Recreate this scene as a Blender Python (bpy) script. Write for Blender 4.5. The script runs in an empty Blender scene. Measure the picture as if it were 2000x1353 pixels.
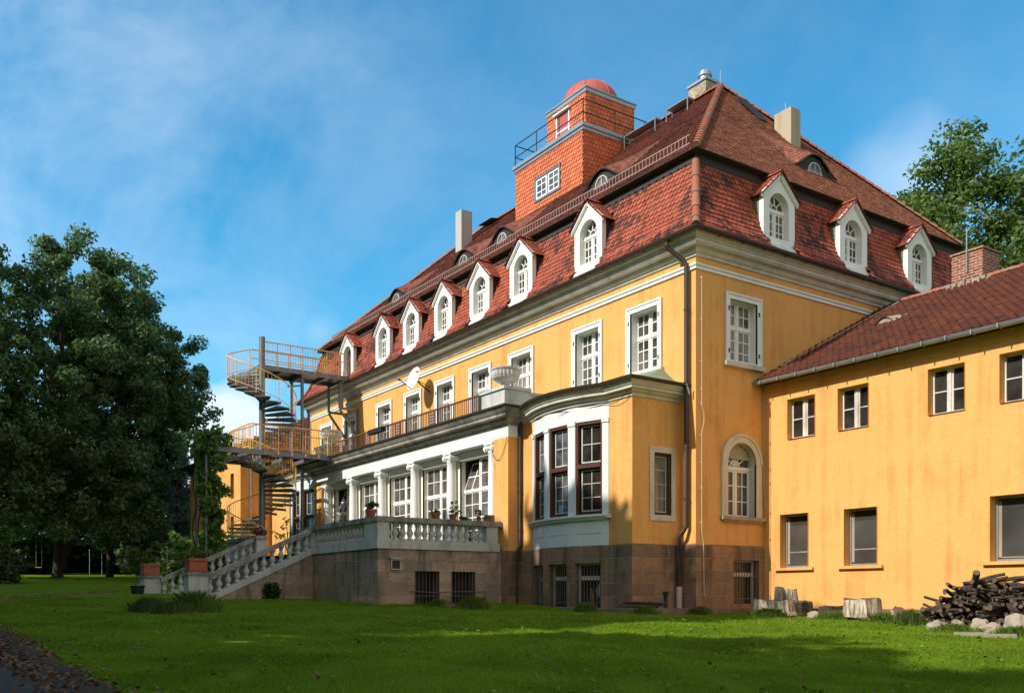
import bpy, bmesh, math, random
import numpy as np
from mathutils import Vector, Matrix
rng = random.Random(7)
sc = bpy.context.scene
COL = sc.collection

# ------------------------------------------------------------------ camera
A0 = math.radians(34.26)
FW = Vector((-math.cos(A0), math.sin(A0), 0)); RT = Vector((math.sin(A0), math.cos(A0), 0))
CAM = Vector((18.40, -18.61, 0.36))
cam_d = bpy.data.cameras.new("camera"); cam = bpy.data.objects.new("camera", cam_d); COL.objects.link(cam)
cam.location = CAM
cam.rotation_euler = (math.radians(90), 0, math.atan2(-FW.x, FW.y))
cam_d.sensor_width = 36; cam_d.sensor_fit = 'HORIZONTAL'; cam_d.lens = 36 * 1836 / 2000
cam_d.shift_y = (1162 - 676.5) / 2000.0
cam_d.clip_start = 0.1; cam_d.clip_end = 3000
sc.camera = cam
sc.render.resolution_x = 1024; sc.render.resolution_y = 692

# ------------------------------------------------------------------ light
SUN = Vector((-0.085, -1.0, 0.80)).normalized()
elev = math.asin(SUN.z); rot = math.atan2(SUN.x, SUN.y)
w = bpy.data.worlds.new("World"); sc.world = w; w.use_nodes = True
nt = w.node_tree; nt.nodes.clear()
def N(tree, typ, **kw):
    n = tree.nodes.new(typ)
    for k, v in kw.items(): setattr(n, k, v)
    return n
def ramp(tree, fac, stops):
    r = N(tree, 'ShaderNodeValToRGB'); cr = r.color_ramp
    while len(cr.elements) < len(stops): cr.elements.new(0.5)
    for e, (p, c) in zip(cr.elements, stops):
        e.position = p; e.color = (c, c, c, 1) if not hasattr(c, '__len__') else (*c, 1)
    tree.links.new(fac, r.inputs[0]); return r.outputs[0]
def mixc(tree, fac, a, b, mode='MIX'):
    m = N(tree, 'ShaderNodeMix', data_type='RGBA', blend_type=mode)
    for sock, v in ((m.inputs[0], fac), (m.inputs[6], a), (m.inputs[7], b)):
        if isinstance(v, (int, float)): sock.default_value = v
        elif isinstance(v, tuple): sock.default_value = (*v, 1)
        else: tree.links.new(v, sock)
    return m.outputs[2]
def mth(tree, op, a, b=None, clamp=False):
    m = N(tree, 'ShaderNodeMath', operation=op, use_clamp=clamp)
    for i, v in enumerate((a, b)):
        if v is None: continue
        if isinstance(v, (int, float)): m.inputs[i].default_value = v
        else: tree.links.new(v, m.inputs[i])
    return m.outputs[0]
sky = N(nt, 'ShaderNodeTexSky', sky_type='NISHITA', sun_disc=False)
sky.sun_elevation = elev; sky.sun_rotation = rot; sky.altitude = 200; sky.air_density = 1.0; sky.dust_density = 0.6; sky.ozone_density = 2.2
tc = N(nt, 'ShaderNodeTexCoord')
mp = N(nt, 'ShaderNodeMapping'); nt.links.new(tc.outputs['Generated'], mp.inputs[0])
mp.inputs['Rotation'].default_value = (0.35, 0.15, 0.5); mp.inputs['Scale'].default_value = (1.3, 4.4, 5.0)
n1 = N(nt, 'ShaderNodeTexNoise'); n1.inputs['Scale'].default_value = 1.15; n1.inputs['Detail'].default_value = 11; n1.inputs['Roughness'].default_value = 0.62; n1.inputs['Distortion'].default_value = 0.35
nt.links.new(mp.outputs[0], n1.inputs['Vector'])
cir = ramp(nt, n1.outputs[0], [(0.37, 0.0), (0.80, 0.60)])
# veil thins out towards the right of the view (north-east)
dotn = N(nt, 'ShaderNodeVectorMath', operation='DOT_PRODUCT'); nt.links.new(tc.outputs['Generated'], dotn.inputs[0]); dotn.inputs[1].default_value = tuple(-RT)
veil = ramp(nt, dotn.outputs['Value'], [(0.0, 0.0), (0.5, 1.0)])
veil = mth(nt, 'ADD', mth(nt, 'MULTIPLY', veil, 0.85), 0.22)
cir = mth(nt, 'MULTIPLY', cir, veil)
# cumulus puffs low over the horizon
n2 = N(nt, 'ShaderNodeTexNoise'); n2.inputs['Scale'].default_value = 14; n2.inputs['Detail'].default_value = 8; n2.inputs['Roughness'].default_value = 0.55
nt.links.new(tc.outputs['Generated'], n2.inputs['Vector'])
def puff(d, size, soft):
    v = N(nt, 'ShaderNodeVectorMath', operation='DISTANCE'); nt.links.new(tc.outputs['Generated'], v.inputs[0]); v.inputs[1].default_value = tuple(Vector(d).normalized())
    x = mth(nt, 'ADD', v.outputs['Value'], mth(nt, 'MULTIPLY', mth(nt, 'SUBTRACT', n2.outputs[0], 0.5), size * 0.9))
    return ramp(nt, x, [(max(0.0, size - soft), 1.0), (size, 0.0)])
def pdir(px, py): return FW + RT * ((px - 1000) / 1836) + Vector((0, 0, 1)) * ((1162 - py) / 1836)
p1 = mth(nt, 'MULTIPLY', puff(pdir(420, 900), 0.085, 0.03), 0.95)
p2 = mth(nt, 'MULTIPLY', puff(pdir(350, 950), 0.085, 0.04), 0.85)
p3 = mth(nt, 'MULTIPLY', puff(pdir(1790, 360), 0.075, 0.07), 0.42)
p4 = mth(nt, 'MULTIPLY', puff(pdir(620, 650), 0.03, 0.03), 0.25)
cl = mth(nt, 'MAXIMUM', mth(nt, 'MAXIMUM', p1, p2), mth(nt, 'MAXIMUM', p3, p4))
cl = mth(nt, 'MAXIMUM', cl, cir)
skyc = mixc(nt, 1.0, sky.outputs[0], (0.36, 1.10, 1.22), 'MULTIPLY')
col = mixc(nt, cl, skyc, (5.2, 6.0, 6.8))
# warm cloud added to the unseen sky behind the photographer as shadow fill
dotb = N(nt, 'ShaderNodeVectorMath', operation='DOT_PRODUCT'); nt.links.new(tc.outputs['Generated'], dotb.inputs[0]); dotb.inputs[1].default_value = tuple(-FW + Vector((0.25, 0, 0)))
fill_bank = mth(nt, 'MULTIPLY', ramp(nt, dotb.outputs['Value'], [(0.05, 0.0), (0.55, 1.0)]), ramp(nt, n1.outputs[0], [(0.3, 0.35), (0.6, 0.95)]))
col = mixc(nt, fill_bank, col, (6.2, 5.3, 4.4))
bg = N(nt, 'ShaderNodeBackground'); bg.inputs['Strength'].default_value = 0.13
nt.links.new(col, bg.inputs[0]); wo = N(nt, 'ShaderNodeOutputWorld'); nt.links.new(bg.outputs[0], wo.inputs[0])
sd = bpy.data.lights.new("sun", 'SUN'); sd.energy = 4.1; sd.angle = math.radians(0.5); sd.color = (1.0, 0.93, 0.82)
so = bpy.data.objects.new("sun", sd); COL.objects.link(so); so.rotation_euler = SUN.to_track_quat('Z', 'Y').to_euler(); so.location = (0, -40, 40)
vs = sc.view_settings; vs.view_transform = 'Standard'; vs.look = 'None'; vs.gamma = 1; vs.use_curve_mapping = False; vs.exposure = 0.45

# ------------------------------------------------------------------ materials
M = {}
def mat(name, base, rough=0.8, var=None, metal=0.0, spec=0.3):
    """var(tree, coord, base socket/tuple) -> (colour, bump height or None, bump strength)"""
    m = bpy.data.materials.new(name); m.use_nodes = True; t = m.node_tree
    p = t.nodes['Principled BSDF']; p.inputs['Roughness'].default_value = rough; p.inputs['Metallic'].default_value = metal
    p.inputs['Specular IOR Level'].default_value = spec; p.inputs['Base Color'].default_value = (*base, 1)
    c = N(t, 'ShaderNodeTexCoord')
    if var:
        colr, h, s = var(t, c, base)
        if colr is not None: t.links.new(colr, p.inputs['Base Color'])
        if h is not None:
            b = N(t, 'ShaderNodeBump'); b.inputs['Strength'].default_value = s; b.inputs['Distance'].default_value = 0.02
            t.links.new(h, b.inputs['Height']); t.links.new(b.outputs[0], p.inputs['Normal'])
    M[name] = m; return m
def noise(t, c, scale, detail=4, rough=0.55, sc3=None, out='Object'):
    n = N(t, 'ShaderNodeTexNoise'); n.inputs['Scale'].default_value = scale; n.inputs['Detail'].default_value = detail; n.inputs['Roughness'].default_value = rough
    if sc3:
        q = N(t, 'ShaderNodeMapping'); q.inputs['Scale'].default_value = sc3; t.links.new(c.outputs[out], q.inputs[0]); t.links.new(q.outputs[0], n.inputs['Vector'])
    else: t.links.new(c.outputs[out], n.inputs['Vector'])
    return n.outputs[0]
def sca(c, k): return tuple(x * k for x in c)
def v_plain(amount=0.25, scale=3.0, bump=0.2, bscale=40, dark=0.5):
    def f(t, c, b):
        col = mixc(t, ramp(t, noise(t, c, scale, 6), [(0.35, 0.0), (0.75, amount)]), b, sca(b, dark))
        return col, noise(t, c, bscale, 3), bump
    return f
def v_stucco(t, c, b):
    a = noise(t, c, 0.55, 5); s = noise(t, c, 1.0, 5, 0.6, (4.0, 4.0, 0.28)); fine = noise(t, c, 22, 5, 0.8); mid = noise(t, c, 5, 6, 0.7)
    col = mixc(t, ramp(t, a, [(0.35, 0.0), (0.7, 0.55)]), b, (b[0] * 0.95, b[1] * 0.87, b[2] * 0.78))
    s = mth(t, 'MULTIPLY', s, mth(t, 'ADD', noise(t, c, 1.1, 3), 0.45)); col = mixc(t, ramp(t, s, [(0.46, 0.0), (0.80, 0.62)]), col, (b[0] * 0.55, b[1] * 0.42, b[2] * 0.5))
    col = mixc(t, ramp(t, mid, [(0.52, 0.0), (0.75, 0.5)]), col, (b[0] * 0.98, b[1] * 1.12, b[2] * 1.7))
    col = mixc(t, ramp(t, fine, [(0.46, 0.0), (0.72, 0.55)]), col, (b[0] * 0.6, b[1] * 0.48, b[2] * 0.4))
    return col, fine, 0.6
def v_dirty(amount=0.5, dcol=(0.2, 0.19, 0.15), thr=0.5):
    def f(t, c, b):
        s = noise(t, c, 1.4, 7, 0.65, (1.5, 1.5, 0.5)); s2 = noise(t, c, 9, 5, 0.6)
        col = mixc(t, ramp(t, s, [(thr, 0.0), (thr + 0.25, amount)]), b, dcol)
        col = mixc(t, ramp(t, s2, [(0.55, 0.0), (0.8, amount * 0.5)]), col, sca(b, 0.55))
        return col, s2, 0.2
    return f
def v_granite(t, c, b):
    br = N(t, 'ShaderNodeTexBrick'); br.offset = 0.5; br.squash = 1.0
    br.inputs['Color1'].default_value = (0.0, 0, 0, 1); br.inputs['Color2'].default_value = (1, 1, 1, 1); br.inputs['Mortar'].default_value = (0.5, 0.5, 0.5, 1)
    br.inputs['Scale'].default_value = 1.0; br.inputs['Mortar Size'].default_value = 0.011; br.inputs['Mortar Smooth'].default_value = 0.3
    br.inputs['Brick Width'].default_value = 0.95; br.inputs['Row Height'].default_value = 0.345
    t.links.new(c.outputs['UV'], br.inputs['Vector'])
    g = noise(t, c, 18, 5, 0.75); big = noise(t, c, 0.9, 6, 0.62); st = noise(t, c, 1.3, 5, 0.6, (2.2, 2.2, 0.4))
    col = mixc(t, br.outputs['Color'], sca(b, 1.15), (b[0] * 0.62, b[1] * 0.70, b[2] * 0.82)); col = mixc(t, ramp(t, noise(t, c, 3.0, 6, 0.65), [(0.45, 0.0), (0.7, 0.6)]), col, sca(b, 0.45))
    col = mixc(t, ramp(t, big, [(0.4, 0.0), (0.68, 0.7)]), col, (0.21, 0.16, 0.11))
    col = mixc(t, ramp(t, st, [(0.5, 0.0), (0.7, 0.75)]), col, (0.055, 0.045, 0.038))
    col = mixc(t, ramp(t, g, [(0.45, 0.0), (0.75, 0.45)]), col, (0.05, 0.04, 0.035))
    mm = mth(t, 'MULTIPLY', br.outputs['Fac'], ramp(t, noise(t, c, 1.7, 3), [(0.38, 0.15), (0.55, 1.0)]))
    col = mixc(t, mm, col, (0.34, 0.31, 0.26))
    h = mth(t, 'ADD', mth(t, 'MULTIPLY', br.outputs['Fac'], -1.2), mth(t, 'MULTIPLY', noise(t, c, 14, 5, 0.65), 0.9))
    return col, h, 0.9
def v_brick(t, c, b):
    br = N(t, 'ShaderNodeTexBrick'); br.inputs['Color1'].default_value = (*b, 1); br.inputs['Color2'].default_value = (*sca(b, 0.45), 1); br.inputs['Mortar'].default_value = (0.42, 0.37, 0.3, 1)
    br.inputs['Scale'].default_value = 1.0; br.inputs['Mortar Size'].default_value = 0.011; br.inputs['Brick Width'].default_value = 0.25; br.inputs['Row Height'].default_value = 0.085
    t.links.new(c.outputs['UV'], br.inputs['Vector'])
    col = mixc(t, ramp(t, noise(t, c, 8, 5), [(0.45, 0.0), (0.75, 0.5)]), br.outputs['Color'], (0.05, 0.035, 0.03))
    return col, mth(t, 'MULTIPLY', br.outputs['Fac'], -1.0), 0.5
def v_tile(dark=(0.035, 0.022, 0.02), thr=0.5, amt=0.85, orange=(0.5, 0.13, 0.05), rv=0.6, ov=0.7):
    def f(t, c, b):
        g = N(t, 'ShaderNodeNewGeometry'); r = g.outputs['Random Per Island']
        col = mixc(t, ramp(t, r, [(0.0, 0.0), (1.0, rv)]), b, sca(b, 0.5))
        col = mixc(t, ramp(t, mth(t, 'FRACT', mth(t, 'MULTIPLY', r, 7.13)), [(0.72, 0.0), (1.0, ov)]), col, orange)
        patch = noise(t, c, 0.75, 6, 0.62)
        k = mth(t, 'ADD', patch, mth(t, 'MULTIPLY', mth(t, 'SUBTRACT', mth(t, 'FRACT', mth(t, 'MULTIPLY', r, 13.7)), 0.5), 0.22))
        col = mixc(t, ramp(t, k, [(thr, 0.0), (thr + 0.16, amt)]), col, dark)
        fn = noise(t, c, 30, 4, 0.6)
        col = mixc(t, ramp(t, fn, [(0.5, 0.0), (0.75, 0.35)]), col, dark)
        return col, fn, 0.15
    return f
def leafmat(name, base, tip, transl=0.3, spec=0.35):
    m = bpy.data.materials.new(name); m.use_nodes = True; t = m.node_tree; p = t.nodes['Principled BSDF']
    p.inputs['Roughness'].default_value = 0.55; p.inputs['Specular IOR Level'].default_value = spec
    g = N(t, 'ShaderNodeNewGeometry'); c = N(t, 'ShaderNodeTexCoord')
    col = mixc(t, g.outputs['Random Per Island'], base, tip)
    col = mixc(t, ramp(t, noise(t, c, 0.45, 3), [(0.4, 0.0), (0.65, 0.55)]), col, sca(base, 0.6))
    t.links.new(col, p.inputs['Base Color'])
    tr = N(t, 'ShaderNodeBsdfTranslucent'); t.links.new(mixc(t, 1.0, col, (1.5, 1.7, 0.6), 'MULTIPLY'), tr.inputs[0])
    mx = N(t, 'ShaderNodeMixShader'); mx.inputs[0].default_value = transl
    t.links.new(p.outputs[0], mx.inputs[1]); t.links.new(tr.outputs[0], mx.inputs[2])
    t.links.new(mx.outputs[0], t.nodes['Material Output'].inputs[0]); M[name] = m; return m

mat('stucco', (0.80, 0.43, 0.14), 0.9, v_stucco, spec=0.1)
mat('white', (0.80, 0.80, 0.77), 0.6, v_dirty(0.35, (0.45, 0.43, 0.38), 0.53))
mat('cream', (0.80, 0.76, 0.62), 0.7, v_dirty(0.15, (0.5, 0.45, 0.33), 0.55))
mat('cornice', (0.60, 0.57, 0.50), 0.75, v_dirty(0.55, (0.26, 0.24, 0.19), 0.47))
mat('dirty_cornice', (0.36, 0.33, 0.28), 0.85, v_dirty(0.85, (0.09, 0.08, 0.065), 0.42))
mat('bay_white', (0.66, 0.70, 0.72), 0.6, v_dirty(0.2, (0.42, 0.44, 0.44), 0.55))
mat('old_plaster', (0.52, 0.53, 0.52), 0.85, v_dirty(0.85, (0.15, 0.135, 0.115), 0.5))
mat('coping', (0.34, 0.33, 0.30), 0.9, v_dirty(0.9, (0.07, 0.065, 0.05), 0.42))
mat('granite', (0.36, 0.20, 0.12), 0.85, v_granite)
mat('granite_light', (0.50, 0.345, 0.245), 0.85, v_granite)
mat('granite_plain', (0.24, 0.16, 0.115), 0.85, v_dirty(0.8, (0.06, 0.05, 0.045), 0.45))
mat('mansard_tile', (0.38, 0.088, 0.047), 0.75, v_tile(thr=0.495, orange=(0.50, 0.15, 0.07), rv=0.45, ov=0.5))
mat('roof_tile', (0.22, 0.066, 0.042), 0.85, v_tile(thr=0.5, amt=0.7, orange=(0.30, 0.10, 0.05)))
mat('hip_roof_tile', (0.29, 0.10, 0.055), 0.85, v_tile(thr=0.57, amt=0.6, orange=(0.42, 0.17, 0.09)))
mat('tower_tile', (0.66, 0.17, 0.07), 0.7, v_tile(dark=(0.28, 0.08, 0.04), thr=0.6, amt=0.5, orange=(0.68, 0.2, 0.08)))
mat('wing_tile', (0.14, 0.044, 0.024), 0.7, v_tile(thr=0.56, amt=0.7, orange=(0.30, 0.075, 0.03), rv=0.35, ov=0.35))
mat('ridge_tile', (0.36, 0.12, 0.07), 0.8, v_tile(dark=(0.2, 0.17, 0.14), thr=0.5, amt=0.8))
mat('under_roof', (0.03, 0.018, 0.015), 0.9)
mat('gutter_brown', (0.055, 0.036, 0.028), 0.45, v_plain(0.6, 5, 0.1), spec=0.4)
mat('zinc', (0.36, 0.40, 0.42), 0.4, v_plain(0.4, 4, 0.1), metal=0.55)
mat('lead', (0.042, 0.037, 0.032), 0.7, v_plain(0.6, 4, 0.3, 12))
mat('copper', (0.17, 0.23, 0.17), 0.6, v_dirty(0.8, (0.16, 0.11, 0.07), 0.5))
mat('steel', (0.21, 0.235, 0.25), 0.45, v_plain(0.4, 3, 0.1), metal=0.5)
mat('rail_paint', (0.86, 0.50, 0.15), 0.5, v_plain(0.3, 6, 0.1))
mat('rail_brown', (0.17, 0.065, 0.035), 0.55, v_plain(0.4, 6, 0.1))
mat('brown_wood', (0.085, 0.032, 0.022), 0.5, v_plain(0.4, 8, 0.15))
mat('iron', (0.05, 0.042, 0.038), 0.7, v_plain(0.6, 8, 0.2))
mat('rust_bar', (0.16, 0.13, 0.11), 0.8, v_plain(0.6, 10, 0.2))
mat('snow_bar', (0.34, 0.23, 0.19), 0.6, v_plain(0.4, 6, 0.1))
mat('old_wood_white', (0.62, 0.59, 0.54), 0.8, v_dirty(0.8, (0.25, 0.17, 0.12), 0.5))
mat('concrete', (0.42, 0.35, 0.25), 0.9, v_dirty(0.8, (0.2, 0.18, 0.15), 0.45))
mat('grey_concrete', (0.42, 0.42, 0.40), 0.9, v_dirty(0.5, (0.22, 0.22, 0.2), 0.48))
mat('red_brick', (0.36, 0.10, 0.055), 0.85, v_brick)
mat('yellow_brick', (0.52, 0.42, 0.27), 0.85, v_brick)
mat('dome_red', (0.44, 0.095, 0.075), 0.55, v_dirty(0.6, (0.30, 0.12, 0.10), 0.47))
mat('terracotta', (0.44, 0.13, 0.075), 0.8, v_plain(0.5, 8, 0.2))
mat('black_plastic', (0.02, 0.022, 0.022), 0.5)
mat('white_metal', (0.75, 0.75, 0.75), 0.4)
mat('red_mark', (0.6, 0.05, 0.04), 0.5)
mat('pvc', (0.55, 0.42, 0.38), 0.5, v_plain(0.2))
mat('cable', (0.55, 0.48, 0.36), 0.6)
mat('dark_cable', (0.03, 0.025, 0.02), 0.6)
mat('blind', (0.40, 0.38, 0.29), 0.7, v_plain(0.4, 6, 0.1))
mat('bark', (0.05, 0.038, 0.028), 0.95, v_plain(0.7, 6, 0.8, 18))
mat('log_bark', (0.075, 0.055, 0.045), 0.95, v_plain(0.8, 9, 0.9, 25, 0.35))
mat('log_end', (0.15, 0.105, 0.07), 0.9, v_plain(0.7, 12, 0.4, 30, 0.35))
mat('grey_wood', (0.66, 0.57, 0.46), 0.9, lambda t, c, b: (mixc(t, ramp(t, noise(t, c, 3.0, 6, 0.6, (6, 6, 0.8)), [(0.4, 0.0), (0.6, 0.9)]), b, (0.14, 0.09, 0.055)), noise(t, c, 6.0, 6, 0.6, (6, 6, 0.8)), 0.8))
mat('stone', (0.33, 0.28, 0.22), 0.9, v_dirty(0.6, (0.12, 0.1, 0.08), 0.45))
mat('soil', (0.06, 0.042, 0.022), 0.95, v_plain(0.6, 12, 0.6, 30))
leafmat('oak_leaf', (0.058, 0.112, 0.045), (0.135, 0.205, 0.09))
leafmat('maple_leaf', (0.065, 0.115, 0.028), (0.15, 0.205, 0.045))
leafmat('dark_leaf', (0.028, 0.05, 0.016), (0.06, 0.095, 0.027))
leafmat('spruce_leaf', (0.12, 0.16, 0.14), (0.22, 0.27, 0.23), 0.1)
leafmat('shrub_leaf', (0.06, 0.10, 0.02), (0.15, 0.20, 0.04))
leafmat('vine_leaf', (0.07, 0.15, 0.025), (0.15, 0.26, 0.05))
leafmat('weed_leaf', (0.05, 0.10, 0.016), (0.11, 0.17, 0.03))
leafmat('clover_leaf', (0.11, 0.19, 0.02), (0.22, 0.32, 0.05), 0.3, 0.04)
leafmat('tuft_blade', (0.085, 0.15, 0.02), (0.19, 0.27, 0.05), 0.35)
leafmat('dry_leaf', (0.13, 0.042, 0.02), (0.26, 0.14, 0.07), 0.1)
leafmat('grass_blade', (0.10, 0.185, 0.012), (0.25, 0.34, 0.035), 0.35, 0.08)
def glass(name, base, rough=0.03, curtain=False, soft=False):
    def f(t, c, b):
        col = mixc(t, ramp(t, noise(t, c, 0.7 if soft else 2.1, 2 if soft else 5, 0.5), [(0.38, 0.0), (0.64, 1.0)]), sca(b, 1.35), sca(b, 0.7 if soft else 0.4))
        if curtain:
            k = noise(t, c, 1.0, 2, 0.5, (14, 14, 0.4)); col = mixc(t, mth(t, 'MULTIPLY', ramp(t, k, [(0.35, 0.0), (0.65, 1.0)]), ramp(t, noise(t, c, 0.7, 2), [(0.4, 0.0), (0.55, 1.0)])), col, sca(b, 2.2))
        return col, noise(t, c, 1.6, 2), 0.08
    mat(name, base, rough, f, spec=0.5)
glass('pane', (0.105, 0.095, 0.085)); glass('dark_pane', (0.03, 0.028, 0.027)); glass('grey_pane', (0.062, 0.06, 0.057), soft=True); glass('curtain_pane', (0.15, 0.135, 0.12), curtain=True); glass('blue_pane', (0.10, 0.11, 0.13))
def v_ground(t, c, b):
    a = noise(t, c, 0.35, 5); f = noise(t, c, 22, 5, 0.7); m2 = noise(t, c, 2.2, 5, 0.6)
    col = mixc(t, ramp(t, a, [(0.35, 0.0), (0.65, 0.6)]), b, (0.09, 0.15, 0.004))
    col = mixc(t, ramp(t, f, [(0.42, 0.0), (0.65, 0.6)]), col, sca(b, 0.5))
    col = mixc(t, ramp(t, m2, [(0.62, 0.0), (0.8, 0.35)]), col, (0.085, 0.085, 0.025))
    return col, f, 0.8
mat('lawn', (0.13, 0.22, 0.008), 0.95, v_ground, spec=0.05)
mat('asphalt', (0.075, 0.066, 0.052), 0.9, v_plain(0.6, 2.5, 0.5, 60))

# ------------------------------------------------------------------ mesh helpers
OFF = {}
class Fr:
    """wall frame: a runs along the wall (u), b sticks out of it (n), z is up"""
    def __init__(s, o, u, n): s.o = Vector(o); s.u = Vector(u).normalized(); s.n = Vector(n).normalized()
    def p(s, a, b, z): return s.o + s.u * a + s.n * b + Vector((0, 0, z))
FS = Fr((0, 0, 0), (1, 0, 0), (0, -1, 0))          # south facing walls (long front)
FE = Fr((0, 0, 0), (0, 1, 0), (1, 0, 0))           # east facing walls (gable end)
def FSy(y): return Fr((0, y, 0), (1, 0, 0), (0, -1, 0))
def FEx(x): return Fr((x, 0, 0), (0, 1, 0), (1, 0, 0))
class MB:
    def __init__(s): s.v = []; s.f = []
    def add(s, vs, fs):
        k = len(s.v); s.v += [Vector(p) for p in vs]; s.f += [tuple(i + k for i in f) for f in fs]
    def poly(s, pts): s.add(pts, [tuple(range(len(pts)))])
    def box(s, fr, a0, a1, b0, b1, z0, z1):
        P = [fr.p(a, b, z) for z in (z0, z1) for (a, b) in ((a0, b0), (a1, b0), (a1, b1), (a0, b1))]
        s.add(P, [(0, 1, 2, 3), (4, 5, 6, 7), (0, 1, 5, 4), (1, 2, 6, 5), (2, 3, 7, 6), (3, 0, 4, 7)])
    def quad(s, fr, a0, a1, z0, z1, b=0.0): s.poly([fr.p(a0, b, z0), fr.p(a1, b, z0), fr.p(a1, b, z1), fr.p(a0, b, z1)])
    def bar(s, p, q, w, h=None, up=Vector((0, 0, 1))):
        p = Vector(p); q = Vector(q); d = (q - p).normalized(); h = h or w
        if abs(d.dot(up)) > 0.99: up = Vector((0, 1, 0))
        x = d.cross(up).normalized() * (w / 2); y = x.cross(d).normalized() * (h / 2)
        P = [e + i * x + j * y for e in (p, q) for (i, j) in ((-1, -1), (1, -1), (1, 1), (-1, 1))]
        s.add(P, [(0, 1, 2, 3), (4, 5, 6, 7), (0, 1, 5, 4), (1, 2, 6, 5), (2, 3, 7, 6), (3, 0, 4, 7)])
    def tube(s, pts, r, n=8, cap=True):
        pts = [Vector(p) for p in pts]; rs = r if isinstance(r, (list, tuple)) else [r] * len(pts)
        k = len(s.v); m = len(pts)
        t0 = (pts[1] - pts[0]).normalized(); x = t0.cross(Vector((0, 0, 1)) if abs(t0.z) < 0.9 else Vector((0, 1, 0))).normalized()
        for i, p in enumerate(pts):
            t = ((pts[min(i + 1, m - 1)] - pts[max(i - 1, 0)])).normalized()
            x = (x - t * x.dot(t)).normalized(); y = t.cross(x)
            for j in range(n):
                an = 2 * math.pi * j / n; s.v.append(p + (x * math.cos(an) + y * math.sin(an)) * rs[i])
        for i in range(m - 1):
            for j in range(n): s.f.append((k + i * n + j, k + i * n + (j + 1) % n, k + (i + 1) * n + (j + 1) % n, k + (i + 1) * n + j))
        if cap: s.f.append(tuple(k + j for j in range(n))); s.f.append(tuple(k + (m - 1) * n + j for j in range(n)))
    def lathe(s, c, prof, n=12, ang=(0, 2 * math.pi)):
        c = Vector(c); k = len(s.v); m = len(prof)
        for (r, z) in prof:
            for j in range(n):
                an = 2 * math.pi * j / n; s.v.append(c + Vector((math.cos(an) * r, math.sin(an) * r, z)))
        for i in range(m - 1):
            for j in range(n): s.f.append((k + i * n + j, k + i * n + (j + 1) % n, k + (i + 1) * n + (j + 1) % n, k + (i + 1) * n + j))
        s.f.append(tuple(k + j for j in range(n))); s.f.append(tuple(k + (m - 1) * n + j for j in range(n)))
    def sweep(s, path, prof):
        """profile (out, z) along a plan path, outward = right of travel, mitred"""
        P = [Vector((x, y)) for x, y in path]; m = len(P); off = []
        for i in range(m):
            ns = []
            for j in (i - 1, i):
                if 0 <= j < m - 1: d = (P[j + 1] - P[j]).normalized(); ns.append(Vector((d.y, -d.x)))
            if len(ns) == 2:
                b = (ns[0] + ns[1]); b = b / max(0.2, b.length_squared) * 2 if b.length > 1e-6 else ns[0]
                off.append(b)
            else: off.append(ns[0])
        k = len(s.v); n = len(prof)
        for i in range(m):
            for (o, z) in prof: q = P[i] + off[i] * o; s.v.append(Vector((q.x, q.y, z)))
        for i in range(m - 1):
            for j in range(n - 1): s.f.append((k + i * n + j, k + (i + 1) * n + j, k + (i + 1) * n + j + 1, k + i * n + j + 1))
    def wall(s, fr, a0, a1, z0, z1, holes=(), b=0.0, zs=()):
        A = sorted({a0, a1, *[h[0] for h in holes], *[h[1] for h in holes]}); Z = sorted({z0, z1, *zs, *[h[2] for h in holes], *[h[3] for h in holes]})
        A = [x for x in A if a0 <= x <= a1]; Z = [x for x in Z if z0 <= x <= z1]
        for i in range(len(A) - 1):
            for j in range(len(Z) - 1):
                ca = (A[i] + A[i + 1]) / 2; cz = (Z[j] + Z[j + 1]) / 2
                if any(h[0] < ca < h[1] and h[2] < cz < h[3] for h in holes): continue
                s.quad(fr, A[i], A[i + 1], Z[j], Z[j + 1], b)
    def radial(s, fr, ac, zs, r, outline, b, n=16, extra=()):
        """fill between the upper half circle (ac, zs, r) and a star-shaped outline polygon above the springing line"""
        angs = sorted({math.pi * i / n for i in range(n + 1)} | {math.atan2(z - zs, a - ac) for a, z in outline if z - zs > 1e-6})
        def hit(an):
            d = Vector((math.cos(an), math.sin(an))); best = None
            for i in range(len(outline)):
                p = Vector(outline[i]) - Vector((ac, zs)); q = Vector(outline[(i + 1) % len(outline)]) - Vector((ac, zs)); e = q - p
                den = d.x * e.y - d.y * e.x
                if abs(den) < 1e-9: continue
                tt = (p.x * e.y - p.y * e.x) / den; uu = (p.x * d.y - p.y * d.x) / den
                if tt > 1e-6 and -1e-6 <= uu <= 1 + 1e-6 and (best is None or tt < best): best = tt
            return best or r
        pr = None
        for an in angs:
            t = hit(an); c = (fr.p(ac + r * math.cos(an), b, zs + r * math.sin(an)), fr.p(ac + t * math.cos(an), b, zs + t * math.sin(an)))
            if pr: s.poly([pr[0], pr[1], c[1], c[0]])
            pr = c
    def build(s, name, m, parent=None, smooth=False, label=None):
        off = OFF.get(parent.name, Vector((0, 0, 0))) if parent else Vector((0, 0, 0))
        me = bpy.data.meshes.new(name); me.from_pydata([tuple(p - off) for p in s.v], [], s.f); me.update()
        bm = bmesh.new(); bm.from_mesh(me); bmesh.ops.recalc_face_normals(bm, faces=bm.faces[:]); uvl = bm.loops.layers.uv.new('UVMap')
        for f in bm.faces:
            n = f.normal; f.smooth = smooth
            for l in f.loops:
                p = l.vert.co + off
                if abs(n.z) > 0.8: l[uvl].uv = (p.x, p.y)
                elif abs(n.x) > abs(n.y): l[uvl].uv = (p.y, p.z)
                else: l[uvl].uv = (p.x, p.z)
        bm.to_mesh(me); bm.free()
        ob = bpy.data.objects.new(name, me); COL.objects.link(ob)
        if m: me.materials.append(M[m])
        if parent: ob.parent = parent; OFF[ob.name] = off
        if label: ob['label'] = label
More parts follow.
